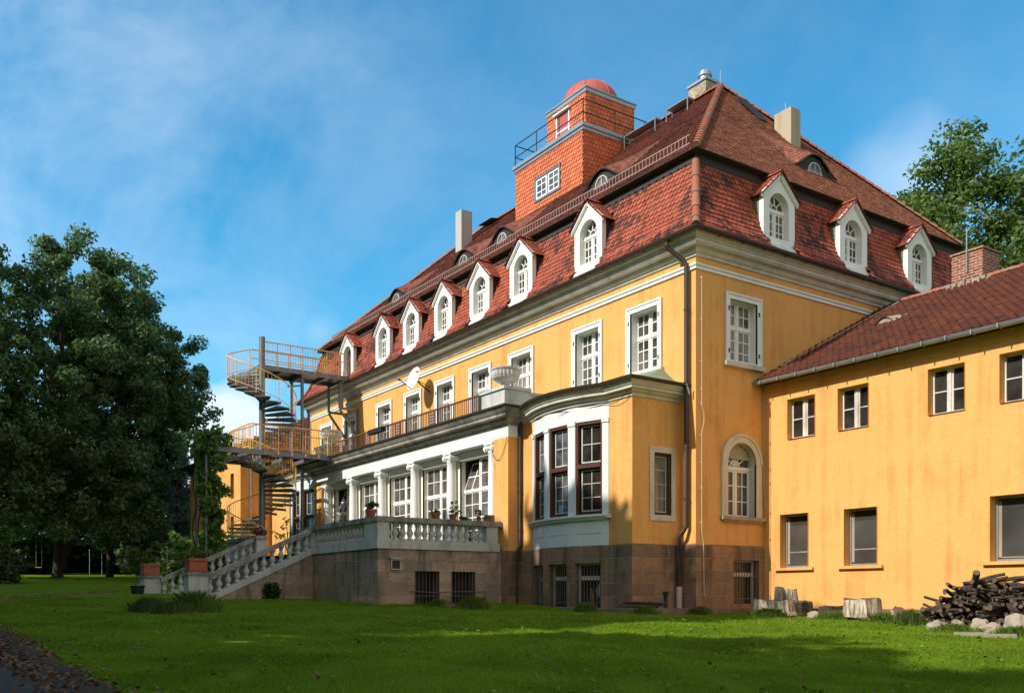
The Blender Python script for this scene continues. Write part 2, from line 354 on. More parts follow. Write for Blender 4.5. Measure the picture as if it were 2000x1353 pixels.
        if smooth:
            try: me.set_sharp_from_angle(angle=math.radians(40))
            except Exception: pass
        return ob
def raw_mesh(name, V, F, m, parent=None, nv=4):
    """big meshes from numpy: V (n,3), F (k,nv)"""
    me = bpy.data.meshes.new(name); V = np.asarray(V, dtype=np.float32); F = np.asarray(F, dtype=np.int32)
    me.vertices.add(len(V)); me.vertices.foreach_set('co', V.ravel())
    me.loops.add(F.size); me.loops.foreach_set('vertex_index', F.ravel())
    me.polygons.add(len(F)); me.polygons.foreach_set('loop_start', np.arange(0, F.size, nv, dtype=np.int32)); me.polygons.foreach_set('loop_total', np.full(len(F), nv, dtype=np.int32))
    me.update(calc_edges=True); me.materials.append(M[m])
    ob = bpy.data.objects.new(name, me); COL.objects.link(ob)
    if parent: ob.parent = parent
    return ob
def thing(name, label, cat, loc=(0, 0, 0), group=None, rz=0.0):
    o = bpy.data.objects.new(name, None); COL.objects.link(o); o.location = loc; o.rotation_euler.z = rz; o.empty_display_size = 0.3
    o['label'] = label; o['category'] = cat
    if group: o['group'] = group
    OFF[o.name] = Vector(loc); return o
def tag(o, label, cat, group=None):
    o['label'] = label; o['category'] = cat
    if group: o['group'] = group
    return o
def copy_tree(o, loc, rz=None, label=None, scale=None, parent=None):
    c = o.copy(); COL.objects.link(c)
    if parent is None:
        c.location = loc
        if rz is not None: c.rotation_euler.z = rz
        if scale is not None: c.scale = (scale,) * 3 if not hasattr(scale, '__len__') else scale
        if label: c['label'] = label
    else: c.parent = parent
    for ch in list(o.children): copy_tree(ch, None, parent=c)
    return c

def gz(x, y):
    """lawn height: a gentle slope rising away from the photographer"""
    d = (Vector((x, y, 0)) - CAM).dot(FW); d = max(-60.0, min(78.0, d))
    s = max(-40.0, min(40.0, (Vector((x, y, 0)) - CAM).dot(RT)))
    return CAM.z - 1.30 + 0.036 * d - 0.012 * s

# ------------------------------------------------------------------ ground
mb = MB()
def gsheet(mb, xs, ys, dz=0.0):
    k = len(mb.v)
    for x in xs:
        for y in ys: mb.v.append(Vector((x, y, gz(x, y) + dz)))
    n = len(ys)
    for i in range(len(xs) - 1):
        for j in range(n - 1): mb.f.append((k + i * n + j, k + (i + 1) * n + j, k + (i + 1) * n + j + 1, k + i * n + j + 1))
xs = [-600, -300, -150] + list(range(-110, 80, 6)) + [150, 400]
ys = [-400, -200, -120] + list(range(-90, 100, 6)) + [200, 500]
gsheet(mb, xs, ys)
g = mb.build('ground', 'lawn', smooth=True); g['kind'] = 'structure'
mb = MB(); gsheet(mb, [x for x in range(-14, 31, 2)], [-19.6, -18.4, -17.6, -16.87], 0.006)
pth = mb.build('path', 'asphalt'); pth['kind'] = 'structure'
mb = MB(); k0 = 0; q_ = random.Random(3); n_ = 160
for i in range(n_ + 1):
    x = -14 + 0.25 * i; o_ = 0.5 * math.sin(x * 1.1) * 0.1; ya = -16.62 + o_ + q_.uniform(-0.05, 0.05); yb = -17.25 + o_ + q_.uniform(-0.12, 0.12)
    mb.v += [Vector((x, ya, gz(x, ya) + 0.004)), Vector((x, -16.85, gz(x, -16.85) + 0.045 + q_.uniform(-0.01, 0.015))), Vector((x, yb, gz(x, yb) + 0.011))]
for i in range(n_): a = 3 * i; mb.f += [(a, a + 3, a + 4, a + 1), (a + 1, a + 4, a + 5, a + 2)]
kb = mb.build('path_edging', 'soil', smooth=True); kb['kind'] = 'structure'

# ------------------------------------------------------------------ tiles
def tile_rows(mb, fr, prof, arange, tw=0.18, th=0.165, step=0.034, jitter=0.004, seed=1, rounded=True, skip=None):
    """overlapping beaver-tail tiles laid in courses up a roof profile [(b,z),...] (b outward, z up); arange(b,z)->(a0,a1)"""
    r = random.Random(seed)
    P = [Vector((b, z)) for b, z in prof]; L = [0.0]
    for i in range(len(P) - 1): L.append(L[-1] + (P[i + 1] - P[i]).length)
    def at(s):
        s = min(max(s, 0), L[-1] - 1e-6)
        for i in range(len(P) - 1):
            if s <= L[i + 1]: t = (P[i + 1] - P[i]).normalized(); return P[i] + t * (s - L[i]), t
        return P[-1], (P[-1] - P[-2]).normalized()
    rows = int(L[-1] / th)
    for k in range(rows + 1):
        s0 = k * th
        if s0 > L[-1]: break
        p, t = at(s0); q, t2 = at(min(s0 + th * 0.5, L[-1])); nrm = Vector((t2.y, -t2.x))
        if nrm.x < 0 and nrm.y < 0: nrm = -nrm
        if nrm.y < 0: nrm = -nrm
        ln = min(th * 1.25, L[-1] - s0 + 0.02); a0, a1 = arange(p.x, p.y)
        cnt = int((a1 - a0) / tw) + 1; sh = (k % 2) * tw * 0.5
        base = math.floor(a0 / tw) * tw
        for j in range(-1, cnt + 2):
            c = base + sh + j * tw + tw / 2
            if c + tw / 2 < a0 + 0.015 or c - tw / 2 > a1 - 0.015: continue
            if skip and skip(c, p.y): continue
            hw = tw / 2 - 0.006; up = step + r.uniform(-jitter, jitter); dz = r.uniform(-0.006, 0.006); tl = r.uniform(-0.003, 0.003)
            if rounded: edge = [(-hw, 0.065), (-hw * 0.75, 0.02), (0, 0.0), (hw * 0.75, 0.02), (hw, 0.065)]
            else: edge = [(-hw, 0.0), (hw, 0.0)]
            def W(a, s, o): return fr.p(min(max(c + a, a0), a1), p.x + t2.x * s + nrm.x * o, p.y + t2.y * s + nrm.y * o)
            lo = [W(a, s + dz, up + tl * (1 if a > 0 else -1)) for a, s in edge]; dn = [W(a, s + dz, 0.0) for a, s in edge]
            top = [W(hw, ln, 0.006), W(-hw, ln, 0.006)]
            n = len(edge); v = lo + top + dn
            f = [tuple(range(n + 2))] + [(i, i + 1, n + 2 + i + 1, n + 2 + i) for i in range(n - 1)]
            mb.add(v, f)
def ridge_caps(mb, p, q, r=0.11, ln=0.34, up=Vector((0, 0, 1))):
    p = Vector(p); q = Vector(q); d = (q - p); n = max(1, int(d.length / ln)); t = d.normalized()
    x = t.cross(up).normalized(); y = x.cross(t).normalized()
    for i in range(n):
        e0 = p + d * (i / n); e1 = p + d * ((i + 1.12) / n); v = []; m = 7
        for e, rr in ((e0, r * 1.12), (e1, r * 0.9)):
            for j in range(m): an = math.pi * j / (m - 1); v.append(e + x * math.cos(an) * rr + y * math.sin(an) * rr * 0.95)
        mb.add(v, [(j, j + 1, m + j + 1, m + j) for j in range(m - 1)] + [tuple(range(m)), tuple(range(m, 2 * m))])

# ------------------------------------------------------------------ windows
def muntins(mb, fr, a0, a1, z0, z1, b, cols, rows, w=0.03, frame=0.055, d=0.045):
    mb.box(fr, a0, a0 + frame, b - d, b, z0, z1); mb.box(fr, a1 - frame, a1, b - d, b, z0, z1)
    mb.box(fr, a0 + frame, a1 - frame, b - d, b - 0.002, z0, z0 + frame); mb.box(fr, a0 + frame, a1 - frame, b - d, b - 0.002, z1 - frame, z1)
    for i in range(1, cols):
        x = a0 + (a1 - a0) * i / cols; mb.box(fr, x - w / 2, x + w / 2, b - d, b - 0.006, z0 + frame, z1 - frame)
    for i in range(1, rows):
        x = z0 + (z1 - z0) * i / rows; mb.box(fr, a0 + frame, a1 - frame, b - d, b - 0.009, x - w / 2, x + w / 2)
def window(parent, fr, ac, z0, wd, h, trim=0.17, reveal=0.24, cols=2, rt=2, rb=3, tr=0.42, tm='white', sm='white', pm='pane', sill=True, hinges=True, name='window', proud=0.045, two=True, tilt=False, outer=True):
    """window in a wall: outer trim size wd x h, from z0; returns the part and the opening hole"""
    a0, a1, z1 = ac - wd / 2, ac + wd / 2, z0 + h; i0, i1, j0, j1 = a0 + trim, a1 - trim, z0 + (0.06 if sill else trim), z1 - trim
    m = MB(); p = proud
    if trim > 0.02:
        m.box(fr, a0, i0, -0.02, p, z0, z1); m.box(fr, i1, a1, -0.02, p, z0, z1); m.box(fr, i0, i1, -0.02, p - 0.002, j1, z1); m.box(fr, i0, i1, -0.02, p - 0.002, z0, j0)
        if outer:
            e = 0.04
            m.box(fr, a0 - 0.012, a0 + e, p - 0.01, p + 0.025, z0 + 0.003, z1 + 0.012); m.box(fr, a1 - e, a1 + 0.012, p - 0.01, p + 0.025, z0 + 0.003, z1 + 0.012); m.box(fr, a0 + e, a1 - e, p - 0.01, p + 0.023, z1 - e, z1 + 0.010)
    for (x, y) in (((i0, j0), (i0, j1)), ((i1, j0), (i1, j1)), ((i0, j1), (i1, j1)), ((i0, j0), (i1, j0))):
        m.poly([fr.p(x[0], p - 0.004, x[1]), fr.p(y[0], p - 0.004, y[1]), fr.p(y[0], -reveal - 0.06, y[1]), fr.p(x[0], -reveal - 0.06, x[1])])
    part = m.build(name, tm, parent)
    s = MB(); b = -reveal; zt = j0 + (j1 - j0) * (1 - tr) if tr else j1
    halves = ((i0, ac - 0.03), (ac + 0.03, i1)) if two else ((i0, i1),)
    if two: s.box(fr, ac - 0.035, ac + 0.035, b - 0.05, b + 0.02, j0, j1)
    if tr: s.box(fr, i0, i1, b - 0.05, b + 0.028, zt - 0.045, zt + 0.045)
    for (x0, x1) in halves:
        muntins(s, fr, x0, x1, j0, zt - (0.03 if tr else 0), b, cols, rb)
        if tr and not (tilt and x0 == i0): muntins(s, fr, x0, x1, zt + 0.03, j1, b, cols, rt)
    so_ = s.build('sash', sm, part)
    if tilt:
        x0, x1 = halves[0]; s = MB(); hh = j1 - zt - 0.03
        def Pt(a, s_, o): return fr.p(a, b - s_ * 0.34 + o, zt + 0.03 + s_ * 0.94)
        for (aa, ss, ab, sb) in ((x0 + 0.02, 0, x0 + 0.02, hh), (x1 - 0.02, 0, x1 - 0.02, hh), ((x0 + x1) / 2, 0, (x0 + x1) / 2, hh), (x0, 0, x1, 0), (x0, hh, x1, hh), (x0, hh / 2, x1, hh / 2)):
            s.bar(Pt(aa, ss, 0), Pt(ab, sb, 0), 0.045, 0.045)
        s.build('tilted_sash', sm, part)
    g_ = MB()
    if tilt:
        g_.quad(fr, i0, i1, j0, zt, b - 0.03); g_.quad(fr, ac, i1, zt, j1, b - 0.03); g_.poly([Pt(x0, 0, -0.01), Pt(x1, 0, -0.01), Pt(x1, hh, -0.01), Pt(x0, hh, -0.01)])
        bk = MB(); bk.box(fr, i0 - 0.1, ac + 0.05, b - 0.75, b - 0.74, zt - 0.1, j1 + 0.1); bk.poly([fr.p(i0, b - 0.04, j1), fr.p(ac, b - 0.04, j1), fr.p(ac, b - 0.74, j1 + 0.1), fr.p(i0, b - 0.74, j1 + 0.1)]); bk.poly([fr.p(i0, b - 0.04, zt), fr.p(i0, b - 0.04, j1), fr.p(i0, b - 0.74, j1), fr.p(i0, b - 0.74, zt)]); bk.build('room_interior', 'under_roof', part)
    else: g_.quad(fr, i0, i1, j0, j1, b - 0.03)
    g_.build('pane', pm, part)
    if sill and trim > 0.02:
        s = MB(); s.box(fr, a0 - 0.08, a1 + 0.08, -0.02, 0.13, z0 - 0.13, z0 - 0.002); s.build('sill', 'cornice' if tm == 'white' else tm, part)
    if hinges:
        for x in (i0 - 0.06, i1 + 0.06):
            for z in (z0 + 0.3, z1 - 0.45): s = MB(); s.box(fr, x - 0.009, x + 0.009, p - 0.01, p + 0.03, z - 0.06, z + 0.06); s.box(fr, x - 0.022, x + 0.006, p, p + 0.02, z + 0.02, z + 0.045); s.build('hinge', 'iron', part)
    return (i0, i1, j0, j1)
def grille(parent, fr, ac, z0, wd, h, n=7, cross=2, pm='dark_pane', reveal=0.22, light=True, bars='rust_bar', fm='granite_plain'):
    m = MB(); a0, a1, z1 = ac - wd / 2, ac + wd / 2, z0 + h
    for (x, y) in (((a0, z0), (a0, z1)), ((a1, z0), (a1, z1)), ((a0, z1), (a1, z1)), ((a0, z0), (a1, z0))):
        m.poly([fr.p(x[0], -0.002, x[1]), fr.p(y[0], -0.002, y[1]), fr.p(y[0], -reveal - 0.08, y[1]), fr.p(x[0], -reveal - 0.08, x[1])])
    part = m.build('basement_window', fm, parent)
    q = MB(); q.quad(fr, a0, a1, z0, z1, -reveal - 0.06); q.build('pane', pm, part)
    if light:
        s = MB(); f = 0.05; b = -reveal
        s.box(fr, a0, a0 + f, b - 0.05, b, z0, z1); s.box(fr, a1 - f, a1, b - 0.05, b, z0, z1); s.box(fr, a0 + f, a1 - f, b - 0.05, b - 0.003, z1 - f, z1); s.box(fr, a0 + f, a1 - f, b - 0.05, b + 0.01, z0 + h * 0.62, z0 + h * 0.72)
        s.build('sash', 'cornice', part)
    s = MB()
    for i in range(n):
        x = a0 + wd * (i + 0.5) / n; s.tube([fr.p(x, -0.06, z0), fr.p(x, -0.06, z1)], 0.011, 6)
    for i in range(cross):
        z = z0 + h * (0.35 if cross == 1 else (0.12 + 0.5 * i)); s.box(fr, a0, a1, -0.075, -0.045, z - 0.012, z + 0.012)
    s.build('bars', bars, part)
    return (a0, a1, z0, z1)

# ================================================================== MANSION
LX, W_ = -27.15, 13.6
CX = -13.58
PL = 1.75                                  # plinth top
house = thing('mansion', 'large yellow stuccoed mansion with red tiled mansard roof, white window frames and a columned veranda', 'mansion', (0, 0, 0))
front_x = [CX + d for d in (11.51, 8.88, 5.25, 2.61, 0, -2.62, -5.27, -8.87, -11.57)]
front_holes = []
for i, x in enumerate(front_x):
    door = 2 <= i <= 6
    front_holes.append(window(house, FS, x, 6.32 if door else 6.86, 1.5, 2.52 if door else 1.98, rb=4 if door else 3, tr=0.30 if door else 0.42, sill=not door, pm=('pane', 'pane', 'curtain_pane')[i % 3], name='french_window' if door else 'window'))
east_holes = [window(house, FE, 1.87, 6.92, 1.46, 1.94, pm='curtain_pane')]
# arched ground floor window in the end wall
AC, AZ, AR, ARO = 1.80, 4.10, 0.58, 0.82
m = MB()
m.box(FE, AC - ARO, AC - AR, -0.02, 0.05, 2.58, AZ); m.box(FE, AC + AR, AC + ARO, -0.02, 0.05, 2.58, AZ)
def ring(m, fr, ac, zs, r0, r1, b0, b1, n=20):
    for i in range(n):
        t0, t1 = math.pi * i / n, math.pi * (i + 1) / n
        P = [[fr.p(ac + r * math.cos(t), b, zs + r * math.sin(t)) for t in (t0, t1)] for (r, b) in ((r0, b0), (r0, b1), (r1, b1), (r1, b0))]
        for j in range(4): k = (j + 1) % 4; m.poly([P[j][0], P[j][1], P[k][1], P[k][0]])
ring(m, FE, AC, AZ, AR, ARO, -0.02, 0.05); ring(m, FE, AC, AZ, ARO - 0.06, ARO + 0.012, 0.04, 0.075); ring(m, FE, AC, AZ, AR, AR + 0.004, -0.3, 0.045)
for s in (-1, 1): m.poly([FE.p(AC + s * AR, 0.04, 2.58), FE.p(AC + s * AR, 0.04, AZ), FE.p(AC + s * AR, -0.32, AZ), FE.p(AC + s * AR, -0.32, 2.58)])
aw = m.build('arched_window', 'cornice', house)
s = MB(); b = -0.24
s.box(FE, AC - 0.03, AC + 0.03, b - 0.05, b + 0.02, 2.6, 4.0); s.box(FE, AC - AR, AC + AR, b - 0.05, b + 0.03, 3.93, 4.03)
for q in (-1, 1):
    x0, x1 = sorted((AC + q * 0.03, AC + q * AR)); muntins(s, FE, x0, x1, 2.6, 3.93, b, 2, 3)
for k in range(1, 6): t = math.pi * k / 6; s.bar(FE.p(AC, b, 4.03), FE.p(AC + math.cos(t) * AR, b, 4.05 + math.sin(t) * AR), 0.03)
ring(s, FE, AC, 4.03, 0.16, 0.2, b - 0.04, b)
s.build('sash', 'white', aw)
s = MB(); s.quad(FE, AC - AR, AC + AR, 2.58, AZ, b - 0.03)
s.poly([FE.p(AC + AR * math.cos(math.pi * i / 16), b - 0.03, AZ + AR * math.sin(math.pi * i / 16)) for i in range(17)]); s.build('pane', 'blue_pane', aw)
s = MB()
for k in range(7):
    z = 4.24 + k * 0.07; hw = math.sqrt(max(0.01, AR ** 2 - (z + 0.07 - AZ) ** 2)); s.box(FE, AC - hw, AC + hw, b + 0.03, b + 0.055, z, z + 0.066)
s.build('roller_blind', 'blind', aw)
s = MB(); s.box(FE, AC - 0.86, AC + 0.90, -0.02, 0.14, 2.48, 2.578); s.box(FE, AC - 0.80, AC + 0.84, -0.02, 0.09, 2.42, 2.478); s.build('sill', 'concrete', aw)
east_holes.append((AC - ARO + 0.02, AC + ARO - 0.02, 2.58, AZ + ARO - 0.02))
# walls
m = MB()
m.wall(FS, LX, 0, PL, 9.75, front_holes)
m.wall(FE, 0, W_, PL, 9.75, east_holes)
m.radial(FE, AC, AZ, AR + 0.05, [(AC - ARO + 0.02, AZ - 0.001), (AC + ARO - 0.02, AZ - 0.001), (AC + ARO - 0.02, AZ + ARO - 0.02), (AC - ARO + 0.02, AZ + ARO - 0.02)], 0.0)
m.wall(Fr((0, W_, 0), (1, 0, 0), (0, 1, 0)), LX, 0, 0, 9.75); m.wall(Fr((LX, 0, 0), (0, 1, 0), (-1, 0, 0)), 0, W_, 0, 9.75)
m.build('wall', 'stucco', house)
# plinth, with the barred cellar window in the end wall
eh = grille(house, FEx(0.05), 1.96, 0.12, 1.06, 1.24, n=9)
m = MB(); m.wall(FEx(0.05), -0.05, 2.72, -0.35, PL, [eh]); m.wall(FSy(-0.05), -0.62, 0.05, -0.35, PL)
m.poly([Vector((0.05, -0.05, PL)), Vector((0.05, 2.72, PL)), Vector((0, 2.72, PL + 0.02)), Vector((0, -0.05, PL + 0.02))])
m.poly([Vector((0.05, -0.05, PL)), Vector((-0.62, -0.05, PL)), Vector((-0.62, 0, PL + 0.02)), Vector((0.05, 0, PL + 0.02))])
m.build('plinth', 'granite', house)
ring_path = [(LX, W_), (LX, 0), (0, 0), (0, W_)]
m = MB(); m.sweep(ring_path, [(0, 9.27), (0.05, 9.28), (0.05, 9.34), (0.028, 9.35), (0.028, 9.37), (0.075, 9.38), (0.075, 9.43), (0, 9.45)]); m.build('belt_course', 'white', house)
m = MB(); m.sweep(ring_path, [(0, 9.62), (0.05, 9.63), (0.06, 9.69), (0.12, 9.73), (0.15, 9.80), (0.16, 9.83), (0.30, 9.85), (0.30, 9.88), (0.33, 9.885), (0.33, 9.985), (0.36, 9.99), (0.37, 10.03), (0.43, 10.06), (0.46, 10.11), (0.47, 10.14), (0.0, 10.16)])
m.build('cornice', 'cornice', house)
m = MB(); m.sweep(ring_path, [(0.46, 10.19)] + [(0.545 + 0.085 * math.cos(math.pi + math.pi * i / 8), 10.175 + 0.085 * math.sin(math.pi + math.pi * i / 8)) for i in range(9)] + [(0.645, 10.185), (0.63, 10.195)])
x = LX + 0.4
while x < 0: m.box(FS, x, x + 0.03, 0.45, 0.64, 10.085, 10.10); x += 0.9
y = 0.4
while y < W_: m.box(FE, y, y + 0.03, 0.45, 0.64, 10.085, 10.10); y += 0.9
m.build('gutter', 'gutter_brown', house, smooth=True)

# ---- roof
IB, ZB = 0.25, 12.77                       # upper eaves
APX, RY, RZ = -5.5, W_ / 2, 18.75
mprof = [(0.52, 10.2), (0.26, 10.5), (0.06, 10.9), (-0.12, 11.4), (-0.28, 11.95), (-0.39, 12.44)]
m = MB()
uprof = [(0.5, 10.17), (-0.05, 10.18), (-0.30, 10.9), (-0.42, 11.6), (-0.5, 12.32)]
for fr in (FS, FE):
    for i in range(len(uprof) - 1):
        (b0, z0), (b1, z1) = uprof[i], uprof[i + 1]
        if fr is FS: m.poly([fr.p(LX - b0, b0, z0), fr.p(b0, b0, z0), fr.p(b1, b1, z1), fr.p(LX - b1, b1, z1)])
        else: m.poly([fr.p(-b0, b0, z0), fr.p(W_ + b0, b0, z0), fr.p(W_ + b1, b1, z1), fr.p(-b1, b1, z1)])
for (fr, a0, a1) in ((Fr((0, W_, 0), (1, 0, 0), (0, 1, 0)), LX, 0), (Fr((LX, 0, 0), (0, 1, 0), (-1, 0, 0)), 0, W_)):
    for i in range(len(mprof) - 1):
        (b0, z0), (b1, z1) = mprof[i], mprof[i + 1]; m.poly([fr.p(a0 - b0, b0, z0), fr.p(a1 + b0, b0, z0), fr.p(a1 + b1, b1, z1), fr.p(a0 - b1, b1, z1)])
AL = LX - APX
cr = [(-IB, IB, ZB), (-IB, W_ - IB, ZB), (LX + IB, W_ - IB, ZB), (LX + IB, IB, ZB)]; ap = (APX, RY, RZ); al = (AL, RY, RZ)
m.poly([cr[3], cr[0], ap, al]); m.poly([cr[0], cr[1], ap]); m.poly([cr[1], cr[2], al, ap]); m.poly([cr[2], cr[3], al])
roof = m.build('roof', 'under_roof', house)
DX = [-13.47 + d for d in (9.0, 5.33, 2.66, 0, -2.66, -5.25, -8.95)]; DY = (3.22, 6.70, 10.24)
def by_dormer(cs): return lambda a, z: any(abs(a - c) < 0.60 for c in cs) and z < 12.1
m = MB(); tile_rows(m, FS, mprof, lambda b, z: (LX - b, b), seed=1, skip=by_dormer(DX)); m.build('mansard_tiles', 'mansard_tile', roof)
m = MB(); tile_rows(m, FE, mprof, lambda b, z: (-b, W_ + b), seed=2, skip=by_dormer(DY)); m.build('mansard_tiles', 'mansard_tile', roof)
m = MB(); tile_rows(m, Fr((LX, 0, 0), (0, 1, 0), (-1, 0, 0)), mprof, lambda b, z: (-b, W_ + b), seed=3); m.build('mansard_tiles', 'mansard_tile', roof)
def hipx(z): return (z - ZB) / (RZ - ZB)
m = MB(); tile_rows(m, FS, [(-IB + 0.04, ZB - 0.02), (-RY, RZ)], lambda b, z: (LX + IB + (AL - LX - IB) * hipx(z), -IB + (APX + IB) * hipx(z)), th=0.16, seed=4, step=0.03)
m.build('upper_roof_tiles', 'roof_tile', roof)
m = MB(); tile_rows(m, FE, [(-IB + 0.04, ZB - 0.02), (APX, RZ)], lambda b, z: (IB + (RY - IB) * hipx(z), W_ - IB - (RY - IB) * hipx(z)), th=0.16, seed=5, step=0.03)
m.build('upper_roof_tiles', 'hip_roof_tile', roof)
m = MB()                                    # lead band below the upper eaves
bp = [(LX, W_), (LX, 0), (0, 0), (0, W_)]
m.sweep(bp, [(-0.38, 12.42), (-0.36, 12.46), (-0.42, 12.70), (-0.2, 12.74), (-0.2, 12.765), (-0.6, 12.78)])
x = LX + 0.6
while x < -0.5: m.lathe((x, 0.375, 12.47), [(0.02, -0.03), (0.05, -0.01), (0.05, 0.01), (0.02, 0.03)], 6); x += 0.3
m.build('lead_band', 'lead', roof)
m = MB()
ridge_caps(m, (-IB, IB, ZB + 0.02), (APX, RY, RZ + 0.03), 0.13); ridge_caps(m, (-IB, W_ - IB, ZB + 0.02), (APX, RY, RZ + 0.03), 0.12)
m.build('hip_tiles', 'ridge_tile', roof); m = MB(); ridge_caps(m, (LX + IB, IB, ZB + 0.02), (AL, RY, RZ + 0.03), 0.13); m.build('hip_tiles', 'ridge_tile', roof); m = MB(); ridge_caps(m, (APX, RY, RZ + 0.02), (AL, RY, RZ + 0.02), 0.13); m.build('ridge_tiles', 'ridge_tile', roof)
m2 = MB(); m = MB()
for i in range(len(mprof) - 1):
    (b0, z0), (b1, z1) = mprof[i], mprof[i + 1]
    ridge_caps(m, (b0, -b0, z0), (b1, -b1, z1), 0.11, 0.4, Vector((1, -1, 0.3))); ridge_caps(m2, (LX - b0, -b0, z0), (LX - b1, -b1, z1), 0.11, 0.4, Vector((-1, -1, 0.3)))
m2.build('hip_tiles', 'ridge_tile', roof)
m.build('hip_tiles', 'ridge_tile', roof)
m = MB()                                    # snow guard along the upper eaves
def rf(b): return ZB + (b - IB) * (RZ - ZB) / (RY - IB)
yy = 0.72; zz = rf(yy)
for (dz) in (0.06, 0.30): m.box(FS, LX + 0.9, -0.95, -yy - 0.012, -yy + 0.012, zz + dz, zz + dz + 0.03)
x = LX + 0.95
while x < -0.95: m.box(FS, x, x + 0.022, -yy - 0.008, -yy + 0.008, zz + 0.02, zz + 0.32); x += 0.155
m.build('snow_guard', 'snow_bar', roof)
# roof walkway gratings by the ridge
m = MB()
for (xa, xb_, yq) in ((-9.6, -7.85, 6.1), (-7.5, -6.4, 6.35)):
    z0 = rf(yq)
    m.box(FS, xa, xb_, -yq - 0.02, -yq + 0.32, z0 + 0.20, z0 + 0.225)
    for t in (0, 1):
        xx = xa + (xb_ - xa) * t; m.bar((xx, yq, z0), (xx, yq, z0 + 0.2), 0.03); m.bar((xx, yq - 0.3, z0 - 0.28), (xx, yq - 0.3, z0 + 0.2), 0.03)
    n = 5
    for k in range(n + 1): xx = xa + (xb_ - xa) * k / n; m.bar((xx, yq - 0.3, z0 + 0.24), (xx, yq + 0.02, z0 + 0.24), 0.025)
m.build('roof_walkway', 'zinc', roof)
# chimneys
def chimney(fx, fy, x0, x1, y0, y1, z0, z1, mt, cap=None, flue=False):
    m = MB(); m.box(FS, x0, x1, -y1, -y0, z0, z1)
    c = m.build('chimney', mt, roof)
    if cap:
        q = MB(); q.box(FS, x0 - 0.05, x1 + 0.05, -y1 - 0.05, -y0 + 0.05, z1 + 0.003, z1 + 0.1)
        if flue: q.lathe(((x0 + x1) / 2, (y0 + y1) / 2, z1 + 0.1), [(0.22, 0), (0.22, 0.28), (0.27, 0.3), (0.2, 0.5), (0.1, 0.52)], 12)
        for v, f in ((q.v, q.f),): c.data  # cap joins the stack below
        bmx = bmesh.new(); bmx.from_mesh(c.data); k = len(bmx.verts)
        vs = [bmx.verts.new(p) for p in q.v]; bmx.verts.ensure_lookup_table()
        for f in q.f:
            try: nf = bmx.faces.new([vs[i] for i in f]); nf.material_index = 1
            except ValueError: pass
        bmx.to_mesh(c.data); bmx.free(); c.data.materials.append(M[cap])
    return c
chimney(0, 0, -7.6, -6.7, 7.3, 8.15, 18.0, 19.75, 'yellow_brick', 'zinc', True)
c = chimney(0, 0, -3.62, -2.9, 7.5, 8.0, 14.8, 17.15, 'concrete')
chimney(0, 0, -20.75, -20.2, 4.75, 5.35, 16.2, 18.85, 'grey_concrete')
m = MB(); m.tube([(-3.3, 7.7, 17.15), (-3.3, 7.7, 17.5)], 0.008, 5); m.build('lightning_rod', 'steel', roof); m = MB(); m.tube([(-20.45, 5.0, 18.85), (-20.45, 5.0, 19.5)], 0.015, 5); m.build('lightning_rod', 'steel', roof); m = MB(); m.tube([(APX, RY, RZ), (APX, RY, RZ + 0.6)], 0.008, 5)
m.build('lightning_rod', 'steel', roof)
m = MB()                                    # open roof hatch on the end slope, propped skylight on the front slope
def re_(x): return ZB + (-IB - x) * (RZ - ZB) / (-IB - APX)
for k in range(4): xx = -3.9 - 0.22 * k; m.poly([(xx, 6.9, re_(xx) + 0.08), (xx, 7.5, re_(xx) + 0.1), (xx - 0.28, 7.5, re_(xx - 0.28) + 0.2), (xx - 0.28, 6.8, re_(xx - 0.28) + 0.22)])
m.build('roof_hatch', 'lead', roof); m = MB(); m.poly([(-20.1, 6.2, rf(6.2) + 0.1), (-18.9, 6.2, rf(6.2) + 0.1), (-18.9, 5.6, rf(5.6) + 0.55), (-20.1, 5.6, rf(5.6) + 0.55)])
m.build('roof_hatch', 'lead', roof)
